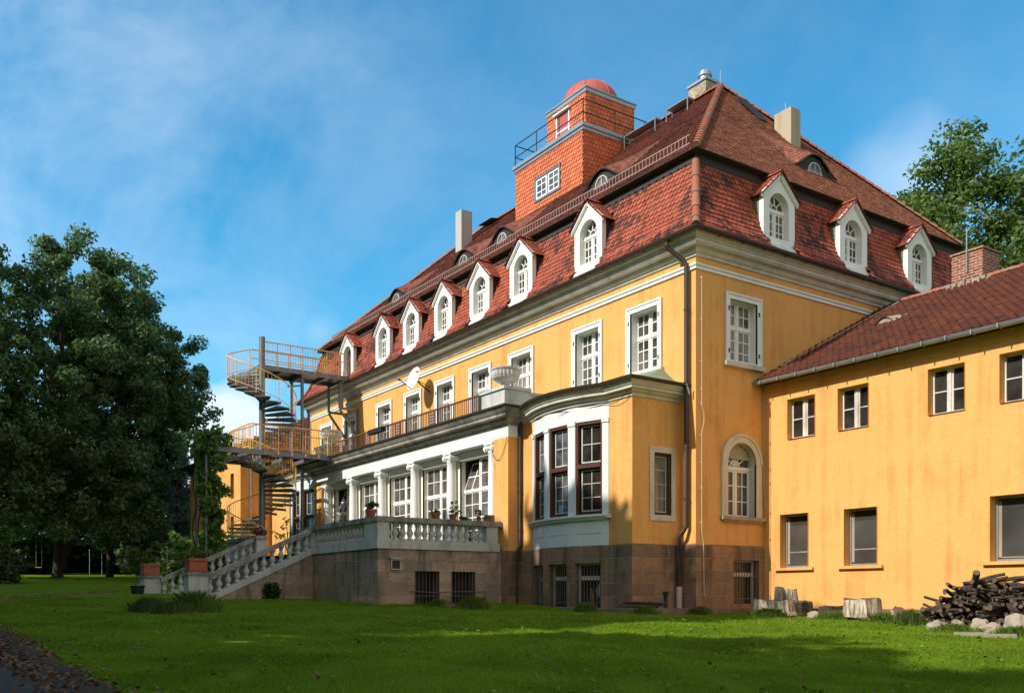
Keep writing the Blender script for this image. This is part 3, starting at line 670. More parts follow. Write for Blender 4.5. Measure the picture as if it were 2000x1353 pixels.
# eyebrow dormers
def eyebrow(fr, ac, b0, z0, slope_bz, mt, wd=0.62, hh=0.52, spread=1.05):
    """low curved dormer: front arch at (b0,z0), roof blends back into the slope (db,dz per metre)"""
    db, dz = slope_bz; m = MB(); n = 24; prof = []
    for i in range(n + 1):
        t = -1 + 2 * i / n; h = hh * (0.5 + 0.5 * math.cos(math.pi * t)) ** 0.8; prof.append((ac + t * spread, h))
    dep = 2.4; k = len(m.v); rows = 14
    for j in range(rows + 1):
        q = j / rows
        for (a, h) in prof: m.v.append(fr.p(a, b0 + db * dep * q + 0.10 * (h / hh) * (1 - q) * 1.0, z0 + dz * dep * q + h * (1 - q) ** 1.3 + 0.035))
    for j in range(rows):
        for i in range(n): m.f.append((k + j * (n + 1) + i, k + j * (n + 1) + i + 1, k + (j + 1) * (n + 1) + i + 1, k + (j + 1) * (n + 1) + i))
    part = m.build('eyebrow_dormer', 'under_roof', house, smooth=True)
    t_ = MB(); r = random.Random(int(ac * 100) % 97)
    for j in range(int(dep / 0.16)):
        q = j * 0.16 / dep; off = (j % 2) * 0.085; a = ac - spread + off
        while a < ac + spread - 0.1:
            t = (a + 0.085 - ac) / spread
            def Wp(aa, qq, up):
                tt = max(-1, min(1, (aa - ac) / spread)); h = hh * (0.5 + 0.5 * math.cos(math.pi * tt)) ** 0.8; qq = min(qq, 1)
                return fr.p(aa, b0 + db * dep * qq + 0.10 * (h / hh) * (1 - qq), z0 + dz * dep * qq + h * (1 - qq) ** 1.3 + 0.035 + up)
            q2 = q + 0.2 / dep; u = 0.03 + r.uniform(-0.004, 0.004)
            e = [(0.004, 0.03 / dep), (0.085, 0.0), (0.166, 0.03 / dep)]
            v = [Wp(a + x, q + y, u) for x, y in e] + [Wp(a + 0.166, q2, 0.012), Wp(a + 0.004, q2, 0.012)] + [Wp(a + x, q + y, 0.0) for x, y in e]
            t_.add(v, [(0, 1, 2, 3, 4), (0, 1, 6, 5), (1, 2, 7, 6)]); a += 0.17
    t_.build('roof', mt, part)
    f = MB(); pts = [fr.p(a, b0 + 0.02, z0 + h - 0.02) for a, h in prof] ; f.poly(pts + [fr.p(ac + spread, b0 + 0.02, z0 - 0.05), fr.p(ac - spread, b0 + 0.02, z0 - 0.05)]); f.build('front', 'lead', part)
    s = MB(); ring(s, fr, ac, z0 + 0.02, 0.285, 0.32, b0 + 0.02, b0 + 0.06, 12); s.box(fr, ac - 0.36, ac + 0.36, b0 + 0.02, b0 + 0.06, z0 - 0.04, z0 + 0.02); s.box(fr, ac - 0.015, ac + 0.015, b0 + 0.022, b0 + 0.05, z0 + 0.02, z0 + 0.32)
    s.build('sash', 'cornice', part)
    g_ = MB(); g_.poly([fr.p(ac + 0.31 * math.cos(math.pi * i / 12), b0 + 0.027, z0 + 0.02 + 0.31 * math.sin(math.pi * i / 12)) for i in range(13)]); g_.build('pane', 'blue_pane', part)
    e = MB(); e.tube([fr.p(a, b0 + 0.09, z0 + h + 0.015) for a, h in prof], 0.03, 6); e.build('eaves_edge', 'under_roof', part)
sl = Vector((RY - IB, RZ - ZB)).normalized(); sle = Vector((-IB - APX, RZ - ZB)).normalized()
for x in (CX + 7.5, CX + 1.45, CX - 1.45, CX - 7.5): eyebrow(FS, x, -1.75, rf(1.75), (-sl.x, sl.y), 'roof_tile')
eyebrow(FE, 6.85, -1.45, re_(-1.45), (-sle.x, sle.y), 'hip_roof_tile', hh=0.55)

# ---- dormers
def dormer(fr, ac, door=False, mt='white', cheek='lead'):
    F = 0.17; zb, ze, za = 10.42, 11.95, 12.58; hw = 0.68; r = 0.42; zs = 11.62; z0 = 10.72
    m = MB(); outl = [(ac - hw, zs), (ac + hw, zs), (ac + hw, ze), (ac, za), (ac - hw, ze)]
    m.radial(fr, ac, zs, r, outl, F, 20)
    if door: z0 = 10.5
    m.quad(fr, ac - hw, ac - r, zb, zs, F); m.quad(fr, ac + r, ac + hw, zb, zs, F); m.quad(fr, ac - r, ac + r, zb, z0, F)
    for s_ in (-1, 1): m.poly([fr.p(ac + s_ * r, F, z0), fr.p(ac + s_ * r, F, zs), fr.p(ac + s_ * r, F - 0.3, zs), fr.p(ac + s_ * r, F - 0.3, z0)])
    m.poly([fr.p(ac - r, F, z0), fr.p(ac + r, F, z0), fr.p(ac + r, F - 0.3, z0), fr.p(ac - r, F - 0.3, z0)])
    ring(m, fr, ac, zs, r, r + 0.003, F - 0.3, F - 0.001)
    for s_ in (-1, 1):                       # returns, verge boards, corner strips
        m.poly([fr.p(ac + s_ * hw, F, zb), fr.p(ac + s_ * hw, F, ze), fr.p(ac + s_ * hw, F - 0.16, ze), fr.p(ac + s_ * hw, F - 0.16, zb)])
        for (o, d, tk) in ((0.10, 0.075, 0.10), (0.04, 0.05, 0.07)):
            p = fr.p(ac + s_ * (hw + 0.10), F + d * 0.5, ze - 0.10 + 0.0); q = fr.p(ac, F + d * 0.5, za + 0.0)
            m.bar(p - Vector((0, 0, 0.10 - o)), q - Vector((0, 0, 0.10 - o)), d, tk, Vector((0, 0, 1)))
    m.box(fr, ac - hw - 0.04, ac + hw + 0.04, F - 0.05, F + 0.09, zb - 0.06, zb + 0.07)
    part = m.build('dormer', mt, house)
    for s_ in (-1, 1): c = MB(); c.poly([fr.p(ac + s_ * (hw - 0.01), F - 0.1, zb), fr.p(ac + s_ * (hw - 0.01), F - 0.1, ze), fr.p(ac + s_ * (hw - 0.01), -0.9, ze), fr.p(ac + s_ * (hw - 0.01), -0.6, zb)]); c.build('cheek', cheek, part)
    t_ = MB(); u = MB(); rise = (za - ze) / hw
    for s_ in (-1, 1):
        d1 = fr.u * s_
        f2 = Fr(fr.p(ac, 0, 0), -fr.n if s_ < 0 else fr.n, d1)   # frame running along the dormer ridge
        sg = -1 if s_ < 0 else 1
        a_lo, a_hi = (-(F + 0.14), 1.05) if s_ < 0 else (-1.05, F + 0.14)
        tile_rows(t_, f2, [(hw + 0.14, ze - 0.10), (0.0, za + 0.055)], lambda b, z: (a_lo, a_hi), tw=0.165, th=0.15, seed=int(abs(ac) * 10) + s_, step=0.028)
        u.poly([f2.p(a_lo, hw + 0.14, ze - 0.10), f2.p(a_hi, hw + 0.14, ze - 0.10), f2.p(a_hi, 0, za + 0.05), f2.p(a_lo, 0, za + 0.05)])
    ridge_caps(t_, fr.p(ac, F + 0.12, za + 0.06), fr.p(ac, -1.05, za + 0.06), 0.075, 0.3)
    t_.build('roof', 'mansard_tile', part); u.build('soffit', 'brown_wood', part)
    if not door:
        s = MB(); b = F - 0.2
        s.box(fr, ac - 0.03, ac + 0.03, b - 0.04, b + 0.02, z0, zs); s.box(fr, ac - r, ac + r, b - 0.04, b + 0.03, zs - 0.10, zs)
        for q in (-1, 1):
            x0, x1 = sorted((ac + q * 0.03, ac + q * r)); muntins(s, fr, x0, x1, z0, zs - 0.1, b, 2, 3, frame=0.045)
        for k in range(1, 4): t = math.pi * k / 4; s.bar(fr.p(ac + 0.14 * math.cos(t), b, zs + 0.14 * math.sin(t)), fr.p(ac + math.cos(t) * r, b, zs + math.sin(t) * r), 0.03)
        ring(s, fr, ac, zs, 0.125, 0.155, b - 0.03, b); ring(s, fr, ac, zs, r - 0.045, r, b - 0.03, b)
        s.build('sash', 'white', part)
    else:
        s = MB(); b = F - 0.2; s.box(fr, ac - 0.42, ac + 0.1, b - 0.05, b, z0, zs); s.build('door_leaf', 'brown_wood', part)
    g_ = MB(); b = F - 0.225; g_.quad(fr, ac - r, ac + r, z0, zs, b); g_.poly([fr.p(ac + r * math.cos(math.pi * i / 16), b, zs + r * math.sin(math.pi * i / 16)) for i in range(17)])
    g_.build('pane', 'dark_pane' if door else 'pane', part)
    return part
for i, x in enumerate(DX): dormer(FS, x, door=(i == 6))
for y in DY: dormer(FE, y, cheek='copper')

# ---- roof tower with dome
m = MB(); TX0, TX1, TY0, TY1 = -14.35, -9.8, 3.9, 8.6; TZ = 18.22
m.box(FS, TX0 + 0.02, TX1 - 0.02, -TY1, -TY0 - 0.02, 13, TZ); UX0, UX1, UY0, UY1, UZ = -13.2, -10.62, 4.7, 7.2, 20.35
m.box(FS, UX0 + 0.02, UX1 - 0.02, -UY1, -UY0 - 0.02, TZ, UZ)
tower = m.build('roof_tower', 'under_roof', house)
wh = (-12.86, -11.29, 16.5, 17.32)
t_ = MB(); skip = lambda a, z: wh[0] - 0.1 < a < wh[1] + 0.1 and wh[2] - 0.12 < z < wh[3] + 0.05
fS = FSy(TY0); fE = FEx(TX1)
tile_rows(t_, fS, [(0.0, 15.6), (0.0, TZ - 0.02)], lambda b, z: (TX0, TX1), tw=0.18, th=0.165, seed=21, skip=skip)
tile_rows(t_, fE, [(0.0, 15.6), (0.0, TZ - 0.02)], lambda b, z: (TY0, TY1), tw=0.18, th=0.165, seed=22)
dr = (-12.48, -11.72, TZ, 20.0)
tile_rows(t_, FSy(UY0), [(0.0, TZ), (0.0, UZ - 0.02)], lambda b, z: (UX0, UX1), tw=0.18, th=0.165, seed=23, skip=lambda a, z: dr[0] - 0.1 < a < dr[1] + 0.1 and z < dr[3])
tile_rows(t_, FEx(UX1), [(0.0, TZ), (0.0, UZ - 0.02)], lambda b, z: (UY0, UY1), tw=0.18, th=0.165, seed=24)
t_.build('tile_cladding', 'tower_tile', tower)
c = MB(); c.sweep([(TX0, TY1), (TX0, TY0), (TX1, TY0), (TX1, TY1)], [(0.02, TZ - 0.06), (0.06, TZ - 0.05), (0.07, TZ + 0.06), (0.12, TZ + 0.07), (0.13, TZ + 0.2), (0.0, TZ + 0.23)])
c.poly([(TX0, TY0, TZ + 0.21), (TX1, TY0, TZ + 0.21), (TX1, TY1, TZ + 0.21), (TX0, TY1, TZ + 0.21)])
c.sweep([(UX0, UY1), (UX0, UY0), (UX1, UY0), (UX1, UY1), (UX0, UY1)], [(0.02, UZ - 0.12), (0.05, UZ - 0.1), (0.05, UZ + 0.03), (0.09, UZ + 0.04), (0.09, UZ + 0.09), (0, UZ + 0.1)])
c.poly([(UX0, UY0, UZ + 0.08), (UX1, UY0, UZ + 0.08), (UX1, UY1, UZ + 0.08), (UX0, UY1, UZ + 0.08)])
c.build('metal_flashing', 'zinc', tower)
d = MB(); R_ = 1.2; H_ = 1.06; d.lathe(((UX0 + UX1) / 2, (UY0 + UY1) / 2, UZ + 0.06), [(R_, 0.0), (R_, 0.03)] + [(R_ * math.cos(t * math.pi / 24), 0.03 + H_ * math.sin(t * math.pi / 24)) for t in range(1, 12)] + [(0.02, 0.03 + H_)], 28)
for k in range(7):
    an = math.pi * k / 7; d.tube([((UX0 + UX1) / 2 + math.cos(an) * R_ * math.cos(q * math.pi / 16) * 1.004, (UY0 + UY1) / 2 + math.sin(an) * R_ * math.cos(q * math.pi / 16) * 1.004, UZ + 0.09 + H_ * math.sin(q * math.pi / 16) * 1.004) for q in range(0, 17)], 0.014, 5)
d.build('dome', 'dome_red', tower, smooth=True)
s = MB(); f_ = FSy(TY0)
s.box(f_, wh[0] - 0.09, wh[1] + 0.09, 0.0, 0.06, wh[2] - 0.09, wh[2]); s.box(f_, wh[0] - 0.09, wh[1] + 0.09, 0.0, 0.06, wh[3], wh[3] + 0.07); s.box(f_, wh[0] - 0.09, wh[0], 0, 0.058, wh[2], wh[3]); s.box(f_, wh[1], wh[1] + 0.09, 0, 0.058, wh[2], wh[3])
tw = s.build('window_frame', 'steel', tower)
s = MB(); mid = (wh[0] + wh[1]) / 2
muntins(s, f_, wh[0], mid - 0.03, wh[2], wh[3], 0.03, 2, 3, w=0.04, frame=0.08); muntins(s, f_, mid + 0.03, wh[1], wh[2], wh[3], 0.03, 2, 3, w=0.04, frame=0.08); s.build('sash', 'white', tower)
s = MB(); s.quad(f_, wh[0], wh[1], wh[2], wh[3], 0.004); s.build('pane', 'blue_pane', tower)
s = MB(); f_ = FSy(UY0); s.box(f_, dr[0], dr[1], -0.03, 0.02, dr[2] + 0.2, dr[3]); s.build('door', 'dome_red', tower)
s = MB(); s.box(f_, dr[0] - 0.07, dr[0], 0, 0.05, dr[2] + 0.2, dr[3]); s.box(f_, dr[1], dr[1] + 0.07, 0, 0.05, dr[2] + 0.2, dr[3]); s.box(f_, dr[0] - 0.15, dr[1] + 0.15, 0, 0.16, dr[3], dr[3] + 0.05); s.box(f_, dr[0], dr[1], 0.02, 0.035, 19.25, 19.33); s.build('door_frame', 'white', tower)
s = MB(); rp = [(TX0 - 0.02, TY1), (TX0 - 0.02, TY0 - 0.02), (TX1 + 0.02, TY0 - 0.02), (TX1 + 0.02, TY1)]
for i in range(3):
    (x0, y0), (x1, y1) = rp[i], rp[i + 1]
    for z in (TZ + 0.62, TZ + 1.12): s.tube([(x0, y0, z), (x1, y1, z)], 0.022, 6)
    n = 3
    for k in range(n + 1): s.tube([(x0 + (x1 - x0) * k / n, y0 + (y1 - y0) * k / n, TZ + 0.15), (x0 + (x1 - x0) * k / n, y0 + (y1 - y0) * k / n, TZ + 1.12)], 0.02, 6)
s.build('railing', 'iron', tower)

# ---- bow bays
BHW, BY, BH, SAG, BR = 2.77, -1.76, 1.8, 0.4, 4.25
HA = math.asin(BH / BR)
def bay(bx, shade=False):
    cy = BY - SAG + BR
    def arc(t): return (bx + BR * math.sin(t), cy - BR * math.cos(t))
    fine = [arc(-HA + 2 * HA * i / 24) for i in range(25)]
    ws = [0.2, 0.92, 0.28, 0.92, 0.28, 0.92, 0.2]; tot = sum(ws); cuts = [0]
    for x in ws: cuts.append(cuts[-1] + x / tot)
    fac = [arc(-HA + 2 * HA * c_) for c_ in cuts]
    x0, x1 = bx - BHW, bx + BHW
    holes = []
    # yellow flanks
    m = MB(); m.wall(FSy(BY), fac[-1][0], x1, PL, 5.85); m2 = MB(); m2.wall(FSy(BY), x0, fac[0][0], PL, 5.85)
    fE = FEx(x1)
    sh = None
    if not shade:
        # narrow window in the east return
        q = MB(); a0, a1, z0, z1 = -1.15, -0.20, 2.40, 4.42; t = 0.16
        q.box(fE, a0, a0 + t, -0.02, 0.035, z0, z1); q.box(fE, a1 - t, a1, -0.02, 0.035, z0, z1); q.box(fE, a0 + t, a1 - t, -0.02, 0.033, z0, z0 + 0.16); q.box(fE, a0 + t, a1 - t, -0.02, 0.033, z1 - 0.16, z1)
        for (u0, u1) in (((a0 + t, z0 + 0.16), (a0 + t, z1 - 0.16)), ((a1 - t, z0 + 0.16), (a1 - t, z1 - 0.16)), ((a0 + t, z1 - 0.16), (a1 - t, z1 - 0.16)), ((a0 + t, z0 + 0.16), (a1 - t, z0 + 0.16))):
            q.poly([fE.p(u0[0], 0.03, u0[1]), fE.p(u1[0], 0.03, u1[1]), fE.p(u1[0], -0.2, u1[1]), fE.p(u0[0], -0.2, u0[1])])
        sw = q.build('side_window', 'cornice', house)
        q = MB(); muntins(q, fE, a0 + t, a1 - t, z0 + 0.16, z1 - 0.16, -0.03, 1, 1, frame=0.075, d=0.07); q.build('sash', 'brown_wood', sw)
        q = MB(); muntins(q, fE, a0 + t + 0.075, a1 - t - 0.075, z0 + 0.24, z1 - 0.24, -0.09, 1, 4, w=0.02, frame=0.03, d=0.02); q.build('inner_sash', 'cornice', sw)
        q = MB(); q.quad(fE, a0 + t, a1 - t, z0 + 0.16, z1 - 0.16, -0.12); q.build('pane', 'curtain_pane', sw)
        sh = [(a0 + t, a1 - t, z0 + 0.16, z1 - 0.16)]
    m.wall(fE, BY, 0, PL, 5.85, sh or []); m2.wall(Fr((x0, 0, 0), (0, 1, 0), (-1, 0, 0)), BY, 0, PL, 5.85); m2.build('bay_wall', 'stucco', house)
    m.build('bay_wall', 'stucco', house)
    # white bow
    m = MB(); bw = None; wins = []
    for i in range(7):
        p, q = Vector(fac[i]), Vector(fac[i + 1]); L = (q - p).length; u = (q - p) / L
        f = Fr((p.x, p.y, 0), (u.x, u.y, 0), (u.y, -u.x, 0))
        if i % 2 == 0:
            m.wall(f, 0, L, PL, 5.85); m.box(f, 0.0, L, -0.02, 0.02, 2.62, 5.16); m.box(f, -0.01, L + 0.01, -0.02, 0.045, 5.16, 5.28)
        else: m.wall(f, 0, L, PL, 5.85, [(0, L, 2.62, 5.25)]); m.box(f, 0.03, L - 0.03, 0, 0.012, 2.1, 2.42); wins.append((f, L))
    bow = m.build('bow_front', 'bay_white', house)
    q = MB(); q.sweep([fac[0]] + fine[1:-1] + [fac[-1]], [(0.0, 2.47), (0.07, 2.47), (0.09, 2.53), (0.14, 2.55), (0.14, 2.60), (0.0, 2.63)]); q.box(FSy(BY), fac[-1][0], fac[-1][0] + 0.1, 0, 0.13, 2.5, 2.60); q.box(FSy(BY), fac[0][0] - 0.1, fac[0][0], 0, 0.13, 2.5, 2.60)
    q.build('sill', 'bay_white', bow)
    for k, (f, L) in enumerate(wins):
        s = MB(); z0, z1 = 2.63, 5.24; zt = 4.0
        muntins(s, f, 0.0, L, z0, z1, -0.02, 1, 1, frame=0.075, d=0.1); s.box(f, 0.075, L - 0.075, -0.12, 0.0, zt - 0.06, zt + 0.06)
        bwp = s.build('bow_window', 'brown_wood', house)
        s = MB(); muntins(s, f, 0.12, L - 0.10, z0 + 0.1, zt - 0.1, -0.13, 2, 3, w=0.022, frame=0.035, d=0.02); muntins(s, f, 0.12, L - 0.10, zt + 0.1, z1 - 0.1, -0.13, 2, 2, w=0.022, frame=0.035, d=0.02)
        s.build('inner_sash', 'cornice', bwp)
        s = MB(); s.quad(f, 0, L, z0, z1, -0.155); s.build('pane', 'dark_pane' if (shade or k == 2) else 'blue_pane', bwp)  # shaded bay takes darker panes, its shade put into the glass colour
    # plinth with cellar windows
    m = MB(); e = 0.05
    m.wall(FSy(BY - e), x0 - e, fac[0][0], -0.35, PL); m.wall(FSy(BY - e), fac[-1][0], x1 + e, -0.35, PL); m.wall(FEx(x1 + e), BY - e, 0, -0.35, PL); m.wall(Fr((x0 - e, 0, 0), (0, 1, 0), (-1, 0, 0)), BY - e, 0, -0.35, PL)
    for i in range(7):
        p, q = Vector(fac[i]), Vector(fac[i + 1]); L = (q - p).length; u = (q - p) / L; n_ = Vector((u.y, -u.x)); p = p + n_ * e; f = Fr((p.x, p.y, 0), (u.x, u.y, 0), (n_.x, n_.y, 0))
        if i % 2 == 0: m.wall(f, -0.01, L + 0.01, -0.35, PL)
        else: h = grille(house, f, L / 2, 0.0, L - 0.04, 1.26, n=8, cross=2, reveal=0.2); m.wall(f, 0, L, -0.35, PL, [h])
    m.sweep([(x0 - e, 0), (x0 - e, BY - e), fac[0]] + fine[1:-1] + [fac[-1], (x1 + e, BY - e), (x1 + e, 0)], [(0.004, PL - 0.01), (-0.06, PL + 0.012)])
    m.build('bay_plinth', 'granite', house)
    # cornice, gutter and copper roof
    path = [(x0, 0), (x0, BY)] + fine + [(x1, BY), (x1, 0)]
    m = MB(); m.sweep(path, [(0, 5.70), (0.04, 5.71), (0.05, 5.78), (0.13, 5.82), (0.15, 5.87), (0.22, 5.88), (0.22, 5.95), (0.25, 5.96), (0.30, 6.03), (0.33, 6.09), (0.0, 6.1)]); m.build('bay_cornice', 'cornice', house)
    m = MB(); m.sweep(path, [(0.30, 6.10), (0.33, 6.09), (0.37, 6.08), (0.41, 6.10), (0.43, 6.16), (0.42, 6.165), (0.3, 6.14)]); m.build('bay_gutter', 'gutter_brown', house)
    m = MB(); k = len(m.v); ps = []
    rp = [(x0 - 0.3, 0.0), (x0 - 0.34, BY - 0.34)] + [(x, y - 0.36) for x, y in fine] + [(x1 + 0.34, BY - 0.34), (x1 + 0.34, 0.0)]
    tp = [(x0 + 0.6, 0.0)] + [(max(x0 + 0.7, min(x1 - 0.75, x)), -0.01) for x, y in rp[1:-1]] + [(x1 - 0.72, 0.0)]
    rows = 6
    for j in range(rows + 1):
        t = j / rows; zz = 6.15 + 0.70 * (t ** 1.7)
        for (ax, ay), (bx2, by2) in zip(rp, tp): m.v.append(Vector((ax + (bx2 - ax) * t, ay + (by2 - ay) * t, zz)))
    n = len(rp)
    for j in range(rows):
        for i in range(n - 1): m.f.append((k + j * n + i, k + j * n + i + 1, k + (j + 1) * n + i + 1, k + (j + 1) * n + i))
    m.build('bay_roof', 'copper', house, smooth=True)
bay(-3.38); bay(-23.78, True)

# ---- veranda with columns
VY = -2.25; VX0, VX1 = -21.35, -5.83; VW = -1.86
colx = [CX + d for d in (6.62, 3.98, 1.34, -1.36, -4.02, -6.68)]
vh = []
for i, x in enumerate([CX + d for d in (5.3, 2.66, -0.02, -2.69, -5.35)]):
    vh.append(window(house, FSy(VW), x, 1.86, 2.56, 3.36, trim=0.26, reveal=0.14, rt=2, rb=4, tr=0.37, tm='cream', sill=False, hinges=False, name='veranda_window', tilt=i in (0, 4), outer=False, pm='pane'))
m = MB(); m.wall(FSy(VW), VX0, VX1, PL - 0.1, 5.45, vh); m.build('veranda_wall', 'cream', house)
m = MB(); ez = 5.25
m.box(FSy(VY), VX0 + 0.83, VX1 - 0.83, -0.36, 0.0, ez, 5.67); m.box(FSy(VY), VX0, VX0 + 0.83, -0.36, 0.0, 5.30, 5.67); m.box(FSy(VY), VX1 - 0.83, VX1, -0.36, 0.0, 5.30, 5.67)
m.build('architrave', 'white', house)
for (a, b) in ((VX0, VX0 + 0.83), (VX1 - 0.83, VX1)): m = MB(); m.box(FSy(VY), a, b, -0.36, 0.002, PL, 5.30); m.build('corner_pillar', 'stucco', house)
m = MB(); vp = [(VX0, -1.6), (VX0, VY), (VX1, VY), (VX1, -1.6)]
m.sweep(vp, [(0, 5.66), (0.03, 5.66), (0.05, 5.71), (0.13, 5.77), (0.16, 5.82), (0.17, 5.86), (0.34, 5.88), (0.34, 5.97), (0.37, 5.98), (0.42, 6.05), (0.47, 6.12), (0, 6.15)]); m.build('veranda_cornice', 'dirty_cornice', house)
m = MB(); m.sweep(vp, [(0.44, 6.135), (0.50, 6.13), (0.515, 6.19), (0.5, 6.195), (0.44, 6.19), (0.0, 6.2)]); m.poly([(VX0, VY, 6.2), (VX1, VY, 6.2), (VX1, 0, 6.21), (VX0, 0, 6.21)]); m.build('balcony_floor', 'lead', house)
for x in colx:
    c = MB(); cy = VY + 0.19; r = 0.17
    c.lathe((x, cy, 1.80), [(0.25, 0), (0.25, 0.08), (0.23, 0.1), (0.23, 0.16), (0.20, 0.19)] + [(0.185 - 0.025 * (k / 8) ** 1.6, 0.22 + 2.9 * k / 8) for k in range(9)] + [(0.18, 3.15), (0.165, 3.18), (0.2, 3.22)], 22)
    co = c.build('column', 'white', house, smooth=True)
    c = MB(); f = Fr((x, cy, 0), (1, 0, 0), (0, -1, 0)); c.box(f, -0.26, 0.26, -0.21, 0.21, 5.19, 5.25); c.box(f, -0.19, 0.19, -0.17, 0.17, 5.08, 5.189)
    for s_ in (-1, 1):
        for (rr, bb) in ((0.10, 0.20), (0.07, 0.22), (0.03, 0.235)):
            c.tube([f.p(s_ * 0.19, -bb, 5.07), f.p(s_ * 0.19, bb, 5.07)], rr, 16)
        an = [f.p(s_ * 0.19 + 0.085 * math.cos(t * 0.42) * (1 - t / 34) * s_, 0.215, 5.07 + 0.085 * math.sin(t * 0.42) * (1 - t / 34)) for t in range(24)]; c.tube(an, 0.016, 5)
    c.build('capital', 'white', co)
# balcony railing, pedestals, parapet
m = MB(); ry = -2.1; rx0, rx1 = -19.8, -7.37
m.box(FSy(ry), rx0, rx1, -0.03, 0.03, 6.90, 6.95); m.box(FSy(ry), rx0, rx1, -0.02, 0.02, 6.27, 6.30); x = rx0
while x < rx1: m.box(FSy(ry), x, x + 0.02, -0.012, 0.012, 6.21, 6.90); x += 0.125
m.build('balcony_railing', 'rail_brown', house)
for x in (CX + 2.55, CX - 0.1, CX - 2.7, CX - 5.3):
    m = MB()
    m.box(FSy(ry), x - 0.02, x + 0.42, 0.014, 0.034, 6.29, 6.90)
    pn = m.build('railing_panel', 'rail_brown', house); m = MB()
    for j in range(5):
        for k in range(2): m.lathe((x + 0.13 + k * 0.14, ry - 0.038, 6.39 + j * 0.105), [(0.02, -0.02), (0.02, 0.02)], 6)
    m.build('rosette_rows', 'white', pn)
m = MB(); m.box(FSy(ry), -7.75, -7.4, 0.014, 0.03, 6.28, 6.88); m.build('green_panel', 'dark_leaf', house)
for (a, b) in ((-7.35, -6.0), (-21.14, -19.8)):
    m = MB(); m.box(FSy(-2.27), a, b, -0.95, 0.0, 6.2, 6.82); m.box(FSy(-2.27), a - 0.05, b + 0.05, -1.0, 0.05, 6.82, 6.92); m.box(FSy(-2.27), a + 0.02, b + 0.02, -0.9, 0.02, 6.205, 6.28); m.build('pedestal', 'old_plaster', house)
m = MB(); m.box(FSy(-1.3), -6.43, -6.04, -1.3, 0, 6.17, 6.74); m.box(FSy(-1.3), -6.47, -6.0, -1.3, 0, 6.74, 6.82); m.build('parapet', 'old_plaster', house)
m = MB(); m.wall(FSy(VY - 0.03), -6.21, -5.80, -0.5, PL); m.wall(FEx(-5.80), VY - 0.03, BY - 0.02, -0.5, PL); m.poly([(-6.21, VY - 0.03, PL), (-5.80, VY - 0.03, PL), (-5.80, BY, PL), (-6.21, BY, PL)]); m.build('veranda_plinth', 'granite', house)
# downpipes
def pipe(pts, r, mt, name='downpipe', clips=(), n=10):
    m = MB(); m.tube(pts, r, n)
    for c in clips: m.lathe(c, [(r + 0.012, -0.03), (r + 0.012, 0.03)], 10)
    return m.build(name, mt, house, smooth=True)
pipe([(-0.58, -0.53, 10.14), (-0.58, -0.53, 9.98), (-0.56, -0.48, 9.88), (-0.30, -0.16, 9.55), (-0.24, -0.12, 9.42), (-0.24, -0.12, 2.25), (-0.34, -0.2, 2.05), (-0.42, -0.22, 1.98), (-0.42, -0.22, 0.55)], 0.065, 'gutter_brown', clips=[(-0.24, -0.12, z) for z in (8.2, 6.2, 4.4, 3.0)] + [(-0.42, -0.22, 1.3)])
pipe([(-0.42, -0.22, 0.6), (-0.42, -0.22, -0.15)], 0.085, 'pvc', clips=[(-0.42, -0.22, 0.35)])
m = MB(); m.lathe((-0.58, -0.53, 9.95), [(0.07, 0), (0.07, 0.1), (0.13, 0.2), (0.13, 0.22)], 10); m.build('hopper_head', 'gutter_brown', house)
pipe([(-5.76, -1.84, 6.05), (-5.76, -1.84, 1.9), (-5.8, -1.95, 1.7), (-5.8, -1.95, 0.0)], 0.05, 'gutter_brown', clips=[(-5.76, -1.84, z) for z in (5.2, 3.6, 2.4)])
pipe([(LX - 0.15, -0.2, 10.0), (LX - 0.1, -0.12, 9.6), (LX - 0.1, -0.12, 2)], 0.06, 'gutter_brown')
m = MB(); m.tube([(-1.0 + 0.9, -0.25, 6.12), (-0.12, -0.2, 6.05), (-0.1, -0.14, 5.85)], 0.025, 6); m.build('gutter_spout', 'zinc', house)
# lightning conductor and cables
m = MB(); m.tube([(0.06, 0.16, 9.1), (0.06, 0.16, 5.55), (0.07, 0.24, 5.35), (0.07, 0.24, 5.1), (0.06, 0.16, 4.8), (0.06, 0.16, 2.1), (0.07, 0.22, 1.8), (0.1, 0.22, 0.35)], 0.011, 5)
for z in (9.05, 7.9, 6.75, 6.0, 5.6, 4.75, 4.0, 3.3, 2.35): m.lathe((0.055, 0.16, z), [(0.025, -0.02), (0.025, 0.02)], 6)
m.build('lightning_conductor', 'cable', house)
def sag(p, q, s, n=14): p = Vector(p); q = Vector(q); return [p + (q - p) * (i / n) - Vector((0, 0, s * 4 * (i / n) * (1 - i / n))) for i in range(n + 1)]
m = MB(); m.tube(sag((-6.65, -2.29, 4.85), (-5.85, -2.29, 5.25), 0.4), 0.01, 4); m.tube(sag((-6.6, -2.28, 4.55), (-5.76, -1.9, 3.9), 0.55), 0.006, 4); m.tube(sag((-1.6, -1.82, 5.66), (-0.62, -1.9, 5.85), 0.13), 0.01, 4); m.tube(sag((-3.4, -2.25, 5.64), (-1.6, -1.82, 5.66), 0.05), 0.01, 4)
m.build('cable', 'dark_cable', house)

